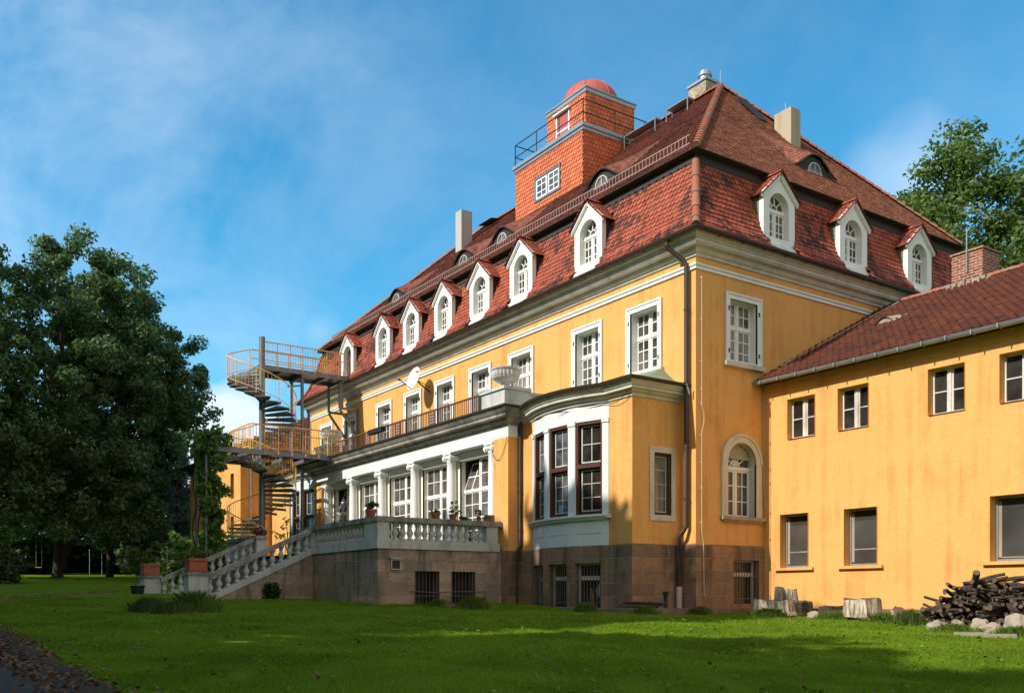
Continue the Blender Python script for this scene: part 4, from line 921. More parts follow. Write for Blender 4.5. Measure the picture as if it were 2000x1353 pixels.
# ================================================================== TERRACE with stairs
TXR, TYF = -6.19, -6.54
ter = thing('garden_terrace', 'raised granite terrace with old white stone balustrade and a flight of stairs to the lawn', 'terrace', (0, 0, 0))
TXL = -20.7; SX0, SX1 = -16.75, -11.2       # stair opening
fE = FEx(TXR); bw = [grille(ter, fE, -4.92, -0.05, 0.84, 1.13, n=7, cross=1, light=False, pm='dark_pane', reveal=0.3), grille(ter, fE, -3.66, -0.05, 0.85, 1.13, n=7, cross=1, light=False, reveal=0.3)]
m = MB(); m.wall(fE, TYF, VY, -0.4, PL, bw); m.wall(FSy(TYF), SX1, TXR, -0.4, PL); m.build('retaining_wall', 'granite_light', ter); m = MB(); m.wall(FSy(TYF), TXL, SX0, -0.4, PL); m.wall(Fr((TXL, 0, 0), (0, 1, 0), (-1, 0, 0)), TYF, -1.6, -0.4, PL)
m.build('retaining_wall', 'granite_light', ter); m = MB()
SYE = -10.0                                   # foot of the stairs
def stz(y): return 1.72 + (y - TYF) / (SYE - TYF) * (0.12 - 1.72)
for (x, n_) in ((SX1 + 0.16, 1), (SX1 - 0.16, 1), (SX0 - 0.16, 1), (SX0 + 0.16, 1)):
    m.poly([(x, TYF, -0.4), (x, SYE, -0.4), (x, SYE, stz(SYE) + 0.05), (x, TYF, stz(TYF) + 0.05)])
m.build('retaining_wall', 'granite_light', ter)
m = MB(); m.poly([(TXL, TYF, 1.80), (TXR, TYF, 1.80), (TXR, -1.6, 1.80), (TXL, -1.6, 1.80)]); m.build('terrace_floor', 'grey_concrete', ter)
m = MB(); ns = 10
for k in range(ns):
    y1 = TYF + (SYE - TYF) * k / ns; y0 = TYF + (SYE - TYF) * (k + 1) / ns; z = 1.80 - (k + 1) * 0.165
    m.box(FS, SX0 + 0.16, SX1 - 0.16, -y1, -y0 + 0.03, -0.3, z)
m.build('steps', 'granite_plain', ter)
# balustrade: base, rail, posts, balusters
m = MB(); bz0, bz1, rz0, rz1 = 1.72, 1.98, 2.50, 2.62; E = 0.19
m.box(fE, TYF - 0.04, VY - 0.1, -2 * E + 0.04, 0.05, bz0, bz1); m.box(FSy(TYF), SX1 - 0.05, TXR + 0.04, -2 * E + 0.04, 0.048, bz0, bz1 - 0.002); m2 = MB(); m2.box(FSy(TYF), TXL, SX0 + 0.05, -2 * E + 0.04, 0.05, bz0, bz1); m2.box(FSy(TYF), SX0 - 0.06, SX0 + 0.33, -0.33, 0.03, bz1, rz0); m2.build('balustrade_base', 'old_plaster', ter)
m.box(FSy(TYF), TXR - 0.86, TXR + 0.035, -0.33, 0.03, bz1, rz0); m.box(fE, -2.83, -2.42, -0.33, 0.03, bz1, rz0); m.box(FSy(TYF), SX1 - 0.33, SX1 + 0.06, -0.33, 0.03, bz1, rz0)
m.build('balustrade_base', 'old_plaster', ter)
m = MB(); m.box(fE, TYF - 0.07, VY + 0.02, -0.36, 0.08, rz0, rz1); m.box(FSy(TYF), SX1 - 0.40, TXR + 0.05, -0.36, 0.075, rz0 + 0.002, rz1 - 0.004); m2 = MB(); m2.box(FSy(TYF), TXL, SX0 + 0.40, -0.36, 0.08, rz0, rz1); m2.build('balustrade_rail', 'coping', ter); m.box(fE, TYF - 0.05, VY + 0.01, -0.33, 0.05, rz1, rz1 + 0.03); m.box(FSy(TYF), SX1 - 0.37, TXR + 0.02, -0.33, 0.045, rz1, rz1 + 0.027)
m.build('balustrade_rail', 'coping', ter)
bprof = [(0.10, 0), (0.10, 0.05), (0.055, 0.07), (0.05, 0.1), (0.075, 0.14), (0.10, 0.2), (0.095, 0.25), (0.06, 0.31), (0.05, 0.36), (0.06, 0.40), (0.075, 0.43), (0.06, 0.45), (0.09, 0.47), (0.10, 0.475), (0.10, 0.525)]
bm0 = MB(); bm0.lathe((0, 0, 0), bprof, 12); bal = bm0.build('baluster', 'old_plaster', ter, smooth=True); first = [True]
def put_bal(x, y, z, sz=1.0):
    o = bal if first[0] else bal.copy()
    if not first[0]: COL.objects.link(o); o.parent = ter
    first[0] = False; o.location = (x, y, z); o.scale = (1, 1, sz)
for k in range(14): put_bal(TXR - 0.15, -6.16 + k * (3.2 / 13), bz1)
for k in range(15): put_bal(SX1 + 0.22 + k * ((TXR - 0.98 - SX1 - 0.22) / 14), TYF + 0.15, bz1)
for k in range(12): put_bal(TXL + 0.3 + k * ((SX0 - 0.3 - TXL - 0.3) / 11), TYF + 0.15, bz1)
for (xs_, nm) in ((SX1, 0), (SX0, 1)):
    for k in range(12):
        y = TYF - 0.16 + (SYE + 0.12 - TYF + 0.16) * k / 11; put_bal(xs_, y, stz(y) + 0.20, 1.0)
    for (nm2, z0, z1, wd, mt) in (('stair_string', 0.0, 0.2, 0.36, 'old_plaster'), ('stair_rail', 0.71, 0.86, 0.34, 'coping')):
        m = MB(); ya, yb = TYF + 0.0, SYE - 0.02
        v = [Vector((xs_ + sx * wd / 2, y, stz(y) + z)) for y in (ya, yb) for (sx, z) in ((-1, z0), (1, z0), (1, z1), (-1, z1))]
        m.add(v, [(0, 1, 2, 3), (4, 5, 6, 7), (0, 1, 5, 4), (1, 2, 6, 5), (2, 3, 7, 6), (3, 0, 4, 7)]); m.build(nm2, mt, ter)
    m = MB(); xq = xs_ + (0 if nm == 0 else -0.25); f = Fr((xq, SYE - 0.3, 0), (1, 0, 0), (0, -1, 0))
    m.box(f, -0.27, 0.27, -0.30, 0.30, -0.2, 0.98); m.build('stair_pier', 'old_plaster', ter)
    m = MB(); m.box(f, -0.32, 0.32, -0.35, 0.35, 0.98, 1.08); m.build('pier_cap', 'coping', ter)
m = MB(); m.box(fE, -6.15, -5.82, 0, 0.06, 1.10, 1.42); m.box(fE, -6.18, -5.79, 0, 0.12, 1.42, 1.46); vt = m.build('vent_box', 'zinc', ter); m = MB(); m.quad(fE, -6.11, -5.86, 1.14, 1.38, 0.062); m.build('mesh', 'iron', vt)
m = MB(); m.tube([fE.p(-5.5, 0.06, 0.48), fE.p(-4.8, 0.07, 0.45), fE.p(-4.1, 0.06, 0.47), fE.p(-2.9, 0.06, 0.48), fE.p(-2.9, 0.06, -0.1)], 0.016, 6); m.tube([fE.p(-5.5, 0.06, 0.48), fE.p(-5.5, 0.0, 0.48)], 0.012, 5); m.build('iron_rod', 'rust_bar', ter)
# kerb along the foot of the house
m = MB(); z = 0.0
path = [(-6.1, -2.6), (-5.2, -2.75), (-1.5, -2.75), (0.3, -2.3), (0.9, -1.3), (1.0, 1.55), (5.9, 1.55)]
m.sweep(path, [(0, -0.6), (0, 0.02), (-0.14, 0.03), (-0.14, -0.3)]); k_ = m.build('kerb', 'granite_plain'); k_['kind'] = 'structure'
m = MB(); m.poly([(-6.4, -2.5, 0.012), (-5.2, -2.65, 0.012), (-1.5, -2.65, 0.012), (0.2, -2.2, 0.012), (0.8, -1.2, 0.012), (0.9, 1.65, 0.012), (0.9, 2.72, 0.012), (0, 2.72, 0.012), (0, 0, 0.012), (-6.4, 0, 0.012)]); m.poly([(0.9, 1.65, 0.012), (5.9, 1.65, 0.012), (5.9, 2.72, 0.012), (0.9, 2.72, 0.012)]); k_ = m.build('paved_strip', 'soil'); k_['kind'] = 'structure'

# ================================================================== SPIRAL FIRE STAIR
PX, PY = -21.4, -4.62; R0, R1 = 0.13, 1.45
Z2, Z1, Z0 = 10.35, 6.22, 1.80
st = thing('spiral_staircase', 'grey steel spiral fire escape with yellow railings at the far end of the house', 'fire escape', (PX, PY, 0))
m = MB(); m.tube([(PX, PY, 1.8), (PX, PY, 11.55)], R0, 16); m.build('center_pole', 'steel', st, smooth=True)
def pol(an, r, z): a = math.radians(an); return Vector((PX + math.cos(a) * r, PY + math.sin(a) * r, z))
tp_ = None
def flight(a0, a1, z0, z1, n):
    da = (a1 - a0) / n; dz = (z1 - z0) / n; rail = []; low = []
    for k in range(n):
        an = a0 + da * k; z = z0 + dz * (k + 1); m = MB()
        pts = [pol(an - 2, R0 * 0.8, z), pol(an - 2, R1, z), pol(an + da + 4, R1, z), pol(an + da + 4, R0 * 0.8, z)]
        dn = [p - Vector((0, 0, 0.045)) for p in pts]
        m.add(pts + dn, [(0, 1, 2, 3), (4, 5, 6, 7), (0, 1, 5, 4), (1, 2, 6, 5), (2, 3, 7, 6), (3, 0, 4, 7)])
        p0, p1 = pol(an - 2, R0, z), pol(an - 2, R1, z); m.bar(p0 - Vector((0, 0, 0.06)), p1 - Vector((0, 0, 0.06)), 0.025, 0.09)
        m.bar(pol(an + da + 4, R0, z - 0.06), pol(an + da + 4, R1, z - 0.06), 0.025, 0.09)
        m.build('tread', 'steel', st)
    m = MB(); q = 3 * n
    m.tube([pol(a0 + (a1 - a0) * i / q, R1, z0 + (z1 - z0) * i / q + 0.98) for i in range(q + 1)], 0.024, 8)
    m.tube([pol(a0 + (a1 - a0) * i / q, R1, z0 + (z1 - z0) * i / q + 0.10) for i in range(q + 1)], 0.014, 6)
    for i in range(q + 1):
        an = a0 + (a1 - a0) * i / q; z = z0 + (z1 - z0) * i / q; r = 0.018 if i % 6 == 0 else 0.007
        m.tube([pol(an, R1, z - (0.08 if i % 6 == 0 else -0.1)), pol(an, R1, z + 0.98)], r, 5)
    m.build('spiral_railing', 'rail_paint', st, smooth=True)
flight(182, 612, Z2, Z1, 23); flight(288, 742, Z1, Z0 + 0.05, 24)
def deck(name, x0, x1, y0, y1, z, hole=None):
    m = MB(); gr_ = MB(); t = 0.20; f = FS
    if hole: hx0, hx1, hy0, hy1 = hole; rects = [(x0, hx0, y0, y1), (hx1, x1, y0, y1), (hx0, hx1, hy1, y1), (hx0, hx1, y0, hy0)]
    else: rects = [(x0, x1, y0, y1)]
    for (a, b, c, d) in rects:
        if b - a > 0.01 and d - c > 0.01: gr_.box(f, a, b, -d, -c, z - 0.035, z)
    for (p, q) in (((x0, y0), (x1, y0)), ((x1, y0), (x1, y1)), ((x1, y1), (x0, y1)), ((x0, y1), (x0, y0))): m.bar((*p, z - 0.1), (*q, z - 0.1), 0.06, t)
    n = int((y1 - y0) / 0.9)
    for k in range(1, n): yy = y0 + (y1 - y0) * k / n; m.bar((x0, yy, z - 0.11), (x1, yy, z - 0.11), 0.06, 0.14)
    d_ = m.build(name, 'steel', st); gr_.build('grating', 'zinc', d_); return d_
deck('upper_landing', -22.9, -21.35, PY - 0.1, -0.55, Z2)
deck('lower_landing', -22.0, -18.55, -6.1, -2.35, Z1, hole=(-22.0, -19.9, -5.6, -3.15))
def rail(pts, z, name='landing_railing', hgt=1.0, mid=True, sp=0.115):
    m = MB()
    for (p, q) in zip(pts[:-1], pts[1:]):
        p = Vector(p); q = Vector(q); L = (q - p).length
        m.bar((*p, z + hgt), (*q, z + hgt), 0.05, 0.04); m.bar((*p, z + 0.1), (*q, z + 0.1), 0.02, 0.03)
        if mid: m.bar((*p, z + hgt * 0.62), (*q, z + hgt * 0.62), 0.03, 0.03)
        n = max(1, int(L / sp)); big = max(1, round(0.62 / sp))
        for k in range(n + 1):
            c = p + (q - p) * (k / n); b_ = k % big == 0; m.tube([(*c, z + (-0.16 if b_ else 0.1)), (*c, z + hgt)], 0.02 if b_ else 0.007, 5)
    m.build(name, 'rail_paint', st)
rail([(-21.33, PY + 0.1), (-21.33, -0.6)], Z2); rail([(-22.92, -4.6), (-22.92, -0.6)], Z2)
rail([(-18.5, -6.1), (-18.5, -2.4)], Z1, mid=False); rail([(-18.55, -6.15), (-20.6, -6.2), (-21.7, -6.0), (-22.4, -5.4), (-22.6, -4.4)], Z1, mid=False); rail([(-19.7, -2.3), (-20.3, -2.3), (-20.3, -3.2)], Z1, mid=False)
m = MB()
for (x, y, z) in ((-21.5, -2.75, 10.2), (-21.5, -0.85, 10.2)): m.tube([(x, y, 1.8 if y < -2 else 8.9), (x, y, z)], 0.075, 12)
m.tube([(-22.75, -2.75, 6.2), (-22.75, -2.75, 10.2)], 0.06, 10)
m.build('support_post', 'steel', st, smooth=True)
for x in (-21.5, -22.75):
    m = MB(); m.bar((x, -0.95, 8.9), (x, -0.03, 8.9), 0.1); m.bar((x, -0.95, 8.85), (x, -0.08, 7.7), 0.09); m.bar((x, -0.06, 8.95), (x, -0.06, 7.3), 0.09); m.bar((x, -0.95, 8.9), (x, -0.95, 10.2), 0.09); m.build('bracket', 'steel', st)
m = MB()
m.bar((-21.6, -3.4, 9.6), (-21.5, -2.75, 9.7), 0.07); m.bar((-22.9, -2.75, 10.12), (-21.35, -2.75, 10.12), 0.14); m.build('cross_beam', 'steel', st); m = MB(); m.bar((-22.9, -0.85, 10.12), (-21.35, -0.85, 10.12), 0.14)
m.build('cross_beam', 'steel', st); m = MB(); m.bar((-18.5, -6.0, 6.1), (-18.5, -7.95, 6.1), 0.1, 0.2); m.bar((-19.9, -6.0, 6.0), (-19.9, -7.9, 6.0), 0.08, 0.16); m.bar((-18.45, -7.85, 6.0), (-20.3, -7.85, 6.0), 0.1, 0.16)
m.build('pergola_beam', 'steel', st)

# ================================================================== pergola posts and vine
vineroot = thing('climbing_vine', 'lush green climbing vine covering the steel posts left of the spiral staircase', 'vine', (-19.0, -7.95, gz(-19.0, -7.95)))
def posts(name, label, pts, mt, r=0.06):
    for (x, y, z1) in pts:
        m = MB(); z0 = gz(x, y) - 0.1; m.tube([(x, y, z0), (x, y, z1)], r, 10); m.box(Fr((x, y, 0), (1, 0, 0), (0, -1, 0)), -0.12, 0.12, -0.12, 0.12, z0, z0 + 0.14); tag(m.build(name, mt, smooth=True), label, 'post', 'steel posts of the vine pergola')
posts('pergola_post', 'grey steel post of the vine pergola left of the spiral staircase', [(-18.55, -7.85, 6.05), (-19.9, -7.85, 5.95), (-19.2, -7.3, 5.9)], 'steel')

# ------------------------------------------------------------------ foliage
def leaves(centers, radii, per, size, seed, flat=0.35, outward=None, aspect=0.55):
    """leaf quads scattered in balls; returns V,F"""
    r = np.random.default_rng(seed); C = np.asarray(centers, float); R = np.asarray(radii, float); k = len(C)
    idx = np.repeat(np.arange(k), per); n = len(idx)
    d = r.normal(size=(n, 3)); d /= np.linalg.norm(d, axis=1)[:, None]; rad = r.random(n) ** 0.45
    P = C[idx] + d * (R[idx] * rad)[:, None] * np.array([1, 1, 0.75])
    nn = d * 0.7 + r.normal(size=(n, 3)) * 0.55 + np.array([0, 0, flat]); nn /= np.linalg.norm(nn, axis=1)[:, None]
    t = np.cross(nn, r.normal(size=(n, 3))); t /= np.linalg.norm(t, axis=1)[:, None]; b = np.cross(nn, t)
    s = size * r.uniform(0.6, 1.25, n)[:, None]
    V = np.stack([P - t * s, P + b * s * aspect - t * s * 0.1 + nn * s * 0.12, P + t * s, P - b * s * aspect - t * s * 0.1 + nn * s * 0.12], 1).reshape(-1, 3)
    F = np.arange(len(V)).reshape(-1, 4); return V, F
def crown_pts(n, lobes, seed, shell=0.55):
    r = np.random.default_rng(seed); out = []; w = np.array([l[3] * l[4] * l[5] for l in lobes]); w = w / w.sum()
    for i in r.choice(len(lobes), n, p=w):
        x, y, z, a, b, c = lobes[i]; d = r.normal(size=3); d /= np.linalg.norm(d); q = shell + (1 - shell) * r.random() ** 0.6
        out.append((x + d[0] * a * q, y + d[1] * b * q, z + d[2] * c * q))
    return np.array(out)
def tree(name, label, cat, loc, lobes, trunk_r, n, per, size, seed, leaf='oak_leaf', cr=(0.6, 1.1), group=None, shell=0.5, limbs=14, fork=None, aspect=0.55):
    t = thing(name, label, cat, loc, group); r = random.Random(seed); C = crown_pts(n, lobes, seed, shell)
    rad = np.random.default_rng(seed + 1).uniform(cr[0], cr[1], n); V, F = leaves(C, rad, per, size, seed + 2, aspect=aspect)
    m = MB(); zc = min(l[2] - l[5] for l in lobes); top = max(l[2] for l in lobes); off = Vector(loc)
    tp = [off + Vector((0, 0, -0.3)), off + Vector((0.05, 0, 0.4)), off + Vector((0.1, 0.05, max(1.5, zc + 0.6))), off + Vector((0.3, 0.1, (zc + top) / 2)), off + Vector((0.2, 0.2, top))]
    m.tube(tp, [trunk_r * 1.5, trunk_r * 1.05, trunk_r * 0.85, trunk_r * 0.5, trunk_r * 0.15], 12)
    if fork: m.tube([off + Vector((0, 0, 0.2)), off + Vector((fork[0] * 0.4, fork[1] * 0.4, 1.6)), off + Vector((fork[0], fork[1], max(2.5, zc + 1.2))), off + Vector((fork[0] * 2, fork[1] * 2, (zc + top) / 2))], [trunk_r, trunk_r * 0.8, trunk_r * 0.6, 0.05], 10)
    for k in range(limbs):
        c = Vector(C[r.randrange(n)]); z0 = min(max(1.5, c.z * r.uniform(0.35, 0.7)), top * 0.8); p = Vector((0.15, 0.08, z0)); mid = p + (c - p) * 0.5 + Vector((0, 0, -0.05 * c.z))
        m.tube([off + p, off + mid, off + c], [trunk_r * 0.33, trunk_r * 0.2, 0.03], 7)
    m.build('trunk', 'bark', t, smooth=True)
    raw_mesh('crown', V, F, leaf, t); return t

def G(x, y): return (x, y, gz(x, y))
tree('oak_tree', 'tall dark oak with a high domed crown standing at the left on the lawn', 'tree', G(-43.6, -9.4), [(0, 0, 11.5, 7.2, 7.5, 6.5), (1, 1.2, 16.2, 4.3, 4.0, 4.4), (-0.6, -1.6, 16.4, 3.2, 3.2, 3.8), (1.9, 3.0, 15.8, 3.0, 2.8, 3.4), (-2.5, -4.8, 13.5, 4.0, 4.5, 5), (2.2, 3.6, 10, 4.5, 4.6, 5), (0.5, -1.0, 6.2, 6.5, 7.5, 3.2), (3.5, -2, 9, 4, 4.2, 4), (1, 1, 4.2, 6, 6.5, 1.9), (0, -1, 3.2, 6.5, 7, 1.5)], 0.27, 660, 200, 0.14, 11, fork=(0.5, 1.0), shell=0.5, cr=(0.45, 1.0))
tree('oak_tree', 'lower oak whose crown leans toward the spiral staircase with gaps of sky', 'tree', G(-46.0, -6.0), [(0, 0.0, 10.5, 4.4, 4.4, 6.0), (1.6, 2.8, 13.4, 3.2, 2.8, 3.4), (1.9, 3.2, 10.6, 2.9, 2.7, 2.4), (0, 0, 16.2, 3.0, 3.0, 3.4), (-0.5, -0.3, 5.2, 3.4, 3.2, 2.4)], 0.2, 410, 190, 0.135, 12, shell=0.45, cr=(0.4, 0.9))
tree('oak_tree', 'oak cut by the left edge of the picture, its crown reaching out of view', 'tree', G(-40, -16.6), [(0, 0, 11.5, 5.0, 4.4, 6.0), (-1, 0.6, 17.6, 3.2, 3.2, 4.0), (2, 1.6, 8.5, 4.0, 4.2, 4.2), (1, 1, 5, 4.5, 4.2, 2.4)], 0.25, 390, 190, 0.14, 13, shell=0.45, cr=(0.45, 1.0))
bg_ = [(-68, -9.5, 'dark woodland tree standing behind the big oak, deep in shade'), (-72, -3.2, 'dark woodland tree at the back of the lawn left of the pale spruce'), (-66, -15, 'dark woodland tree at the far left of the lawn behind the bushes'), (-80, 4.5, 'dark woodland tree rising behind the pale spruce'), (-60, -20.5, 'dark woodland tree at the left edge behind the swing')]
t0 = None
for i, (x, y, lb) in enumerate(bg_):
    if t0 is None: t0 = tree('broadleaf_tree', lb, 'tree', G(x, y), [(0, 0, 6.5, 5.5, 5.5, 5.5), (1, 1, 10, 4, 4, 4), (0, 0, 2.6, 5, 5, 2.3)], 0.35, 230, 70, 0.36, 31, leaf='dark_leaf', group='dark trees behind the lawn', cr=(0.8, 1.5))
    else: copy_tree(t0, G(x, y), rz=i * 1.3, label=lb, scale=0.9 + 0.12 * (i % 3))
u0 = None
for i, (px, d, lb) in enumerate(((30, 66, 'dark undergrowth bush behind the swing at the left edge'), (85, 72, 'dark undergrowth bush behind the big oak trunk'), (140, 76, 'dark undergrowth bush left of the pale garden poles'), (205, 76, 'dark undergrowth bush behind the pale garden poles'), (262, 72, 'dark undergrowth bush behind the yellow-green bush'), (318, 66, 'dark undergrowth bush below the pale spruce'))):
    p = CAM + FW * d + RT * ((px - 1000) / 1836 * d); lo = G(p.x, p.y)
    if u0 is None:
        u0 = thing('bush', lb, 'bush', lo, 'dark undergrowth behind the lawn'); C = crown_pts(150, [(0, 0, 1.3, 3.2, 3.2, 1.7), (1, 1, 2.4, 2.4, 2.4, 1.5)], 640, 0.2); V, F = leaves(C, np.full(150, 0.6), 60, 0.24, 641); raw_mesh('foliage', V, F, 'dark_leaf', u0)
    else: copy_tree(u0, lo, rz=i * 1.1, label=lb, scale=0.85 + 0.1 * (i % 4))
# pale spruce
sp = thing('spruce_tree', 'pale blue-grey spruce between the dark oaks and the yellow annex', 'tree', (lambda p: G(p.x, p.y))(CAM + FW * 61 + RT * (-655 / 1836 * 61)))
m = MB(); m.tube([OFF[sp.name] + Vector((0, 0, -0.2)), OFF[sp.name] + Vector((0, 0, 9.2))], [0.22, 0.02], 8); m.build('trunk', 'bark', sp)
cs = []; rr = []
for k in range(330):
    h = rng.random() ** 1.25; z = 0.6 + 8.6 * h; R = 3.2 * (1 - h) + 0.25; an = rng.uniform(0, 2 * math.pi); q = rng.uniform(0.45, 1.0); cs.append((math.cos(an) * R * q, math.sin(an) * R * q, z - 0.35 * q * R * 0.5)); rr.append(0.35 + 0.25 * (1 - h))
V, F = leaves(cs, rr, 60, 0.17, 41, flat=0.1, aspect=0.25); raw_mesh('crown', V, F, 'spruce_leaf', sp)
tree('maple_tree', 'broad green maple rising behind the brick chimney and right wing roof', 'tree', G(-9.3, 26.0), [(0, 0, 12, 7.5, 7.5, 7), (-3.5, -4.2, 13.6, 3.4, 3.4, 3.2), (1.5, 1.0, 19.3, 3.2, 3.0, 4.0), (4.5, 4.8, 19.0, 3.8, 3.6, 4.4), (-0.5, -2.0, 17.0, 3.2, 3.2, 3.4), (6, 5, 12, 6, 6, 6), (3, 3, 14.5, 5, 5, 4), (1.5, 2.5, 10, 6, 6, 5)], 0.5, 1250, 170, 0.14, 51, leaf='maple_leaf', shell=0.3, cr=(0.6, 1.2))
# shading row of tall trees beside the photographer, out of view to the south
t1 = None
shd = [(-34, -31, 1.0, 0.3), (-24.5, -29.5, 1.12, 1.1), (-17.5, -27.5, 1.03, 2.0), (-11.5, -28.5, 1.04, 0.2), (-5.5, -27.6, 1.09, 2.9), (-2.5, -27.2, 1.05, 4.1), (6.5, -27.0, 0.78, 5.0), (12.5, -27.6, 0.77, 1.7), (18.5, -28.6, 0.80, 3.6), (25, -28.4, 0.88, 0.9)]
for i, (x, y, s_, rz) in enumerate(shd):
    lb = 'tall broadleaf tree in the row south of the lawn, outside the photo'
    if t1 is None: t1 = tree('broadleaf_tree', lb, 'tree', G(x, y), [(0, 0, 9, 5.2, 5.2, 6.5), (0, 0, 15.5, 4.4, 4.4, 5.6), (0.6, 0.3, 4.2, 4.6, 4.6, 3.2)], 0.4, 300, 60, 0.5, 61, leaf='dark_leaf', group='shade trees south of the lawn', cr=(0.9, 1.6), shell=0.3)
    else: copy_tree(t1, G(x, y), rz=rz, label=lb, scale=s_)

# shrubs
def shrub(name, label, cat, loc, lobes, n, per, size, seed, leaf, group=None, cr=(0.25, 0.5)):
    t = thing(name, label, cat, loc, group); C = crown_pts(n, lobes, seed, 0.3); rad = np.random.default_rng(seed).uniform(cr[0], cr[1], n); V, F = leaves(C, rad, per, size, seed + 3)
    raw_mesh('foliage', V, F, leaf, t)
    m = MB(); o = Vector(loc); r = random.Random(seed)
    for k in range(5): c = Vector(C[r.randrange(n)]); m.tube([o + Vector((0, 0, -0.1)), o + c * 0.6, o + c], [0.03, 0.02, 0.008], 5)
    m.build('stem', 'bark', t); return t
shrub('bush', 'pale yellow-green bush on the lawn behind the far stair planter', 'bush', G(-33, -6.0), [(0, 0, 0.9, 1.9, 1.9, 1.1), (0.8, 1.4, 1.1, 1.5, 1.6, 1.2)], 80, 70, 0.12, 71, 'shrub_leaf')
shrub('bush', 'dark green bush hugging the foot of the yellow annex behind the stairs', 'bush', G(-28.5, -6.0), [(0, 0, 1.2, 1.8, 1.8, 1.3), (1.5, 1.2, 1.0, 1.8, 1.8, 1.2)], 80, 70, 0.12, 72, 'vine_leaf')
shrub('bush', 'large dark rounded bush at the left edge of the lawn under the oak', 'bush', G(-33, -15.2), [(0, 0, 1.4, 2.6, 2.2, 1.6), (1.5, 1.2, 0.8, 2.0, 1.6, 0.9)], 110, 70, 0.13, 73, 'dark_leaf')
# vine on the pergola
cs = []; rr = []; o = OFF[vineroot.name]
for (x, y) in ((-18.45, -7.6), (-19.0, -7.6), (-18.75, -7.75), (-18.9, -7.3)):
    for k in range(34):
        z = rng.uniform(0.2, 5.9); wv = 0.14 + 0.30 * (z / 6) ** 2 + 0.10 * math.sin(z * 2.1 + x); cs.append((x - o.x + rng.uniform(-wv, wv), y - o.y + rng.uniform(-wv, wv), z)); rr.append(rng.uniform(0.15, 0.34))
for k in range(30): cs.append((rng.uniform(-0.6, 0.9), rng.uniform(-0.5, 1.2), rng.uniform(5.3, 6.3))); rr.append(rng.uniform(0.2, 0.45))
V, F = leaves(cs, rr, 46, 0.11, 81, flat=0.1); raw_mesh('foliage', V, F, 'vine_leaf', vineroot)
m = MB()
for (x, y) in ((-18.75, -7.95), (-19.3, -8.0)): m.tube([(x + 0.1 * math.sin(k), y - 0.1 + 0.05 * math.cos(k * 1.7), gz(x, y) + 0.45 * k) for k in range(13)], 0.025, 6)
m.build('stem', 'bark', vineroot)

# ================================================================== RIGHT WING
WY = 2.72
wing = thing('side_wing', 'plain yellow side wing with dark red pantile roof and small windows on the right', 'building', (0, WY, 0))
fW = FSy(WY); wh_ = []
def wx(px): return px
for x in (1.36, 3.03, 5.62, 7.42):
    a = 0.92 if x < 7 else 1.0
    wh_.append(window(wing, fW, x, 4.74, a, 1.12, trim=0.0, reveal=0.16, cols=1, rt=1, rb=2, tr=0, tm='stucco', sm='old_wood_white', pm='dark_pane', sill=False, hinges=False))
for (x, a) in ((1.12, 0.95), (3.25, 0.98), (7.65, 1.9), (11.5, 1.0)):
    z0 = 1.14; h = 1.5
    hh_ = window(wing, fW, x, z0, a, h, trim=0.0, reveal=0.2, cols=1, rt=1, rb=1, tr=0, tm='stucco', sm='zinc', pm='grey_pane', sill=False, hinges=False, two=False, name='lower_window'); wh_.append(hh_)
    m = MB(); m.box(fW, x - a / 2 + 0.06, x - a / 2 + 0.14, -0.228, -0.222, z0 + 0.1, z0 + h - 0.1); m.box(fW, x - a / 2 + 0.14, x + a / 2 - 0.06, -0.228, -0.224, z0 + 0.42 * (1 if x < 7 else 0.2), z0 + 0.45 * (1 if x < 7 else 0.24)); m.build('inner_frame', 'stone', [c for c in wing.children][-1])
    m = MB(); m.quad(fW, x - a / 2 + 0.06, x + a / 2 - 0.06, z0 + h * 0.80, z0 + h - 0.06, -0.226); m.build('pane_top_band', 'lead', [c for c in wing.children][-1])  # dark quad paints the reflected band across the top of the pane
    m = MB(); m.box(fW, x - a / 2 - 0.18, x + a / 2 + 0.18, -0.18, 0.09, z0 - 0.08, z0 - 0.002); m.build('sill', 'stucco', [c for c in wing.children][-1])
m = MB(); WL = 16.0; m.wall(fW, 0, WL, -0.7, 6.45, wh_); m.wall(Fr((WL, 0, 0), (0, 1, 0), (1, 0, 0)), WY, 14.3, -0.3, 6.45); m.wall(Fr((0, 14.3, 0), (1, 0, 0), (0, 1, 0)), 0, WL, -0.3, 6.45)
m.build('wall', 'stucco', wing)
WR, WRZ, WE, WEZ = 8.5, 9.64, WY - 0.36, 6.43
m = MB(); m.poly([(0.0, WE, WEZ), (WL + 0.3, WE, WEZ), (WL + 0.3, WR, WRZ), (0.0, WR, WRZ)]); m.poly([(0.0, 14.6, WEZ), (WL + 0.3, 14.6, WEZ), (WL + 0.3, WR, WRZ), (0.0, WR, WRZ)]); m.poly([(0.02, WE, WEZ - 0.03), (WL + 0.3, WE, WEZ - 0.03), (WL + 0.3, WY, WEZ - 0.03), (0.02, WY, WEZ - 0.03)])
wr = m.build('roof', 'under_roof', wing)
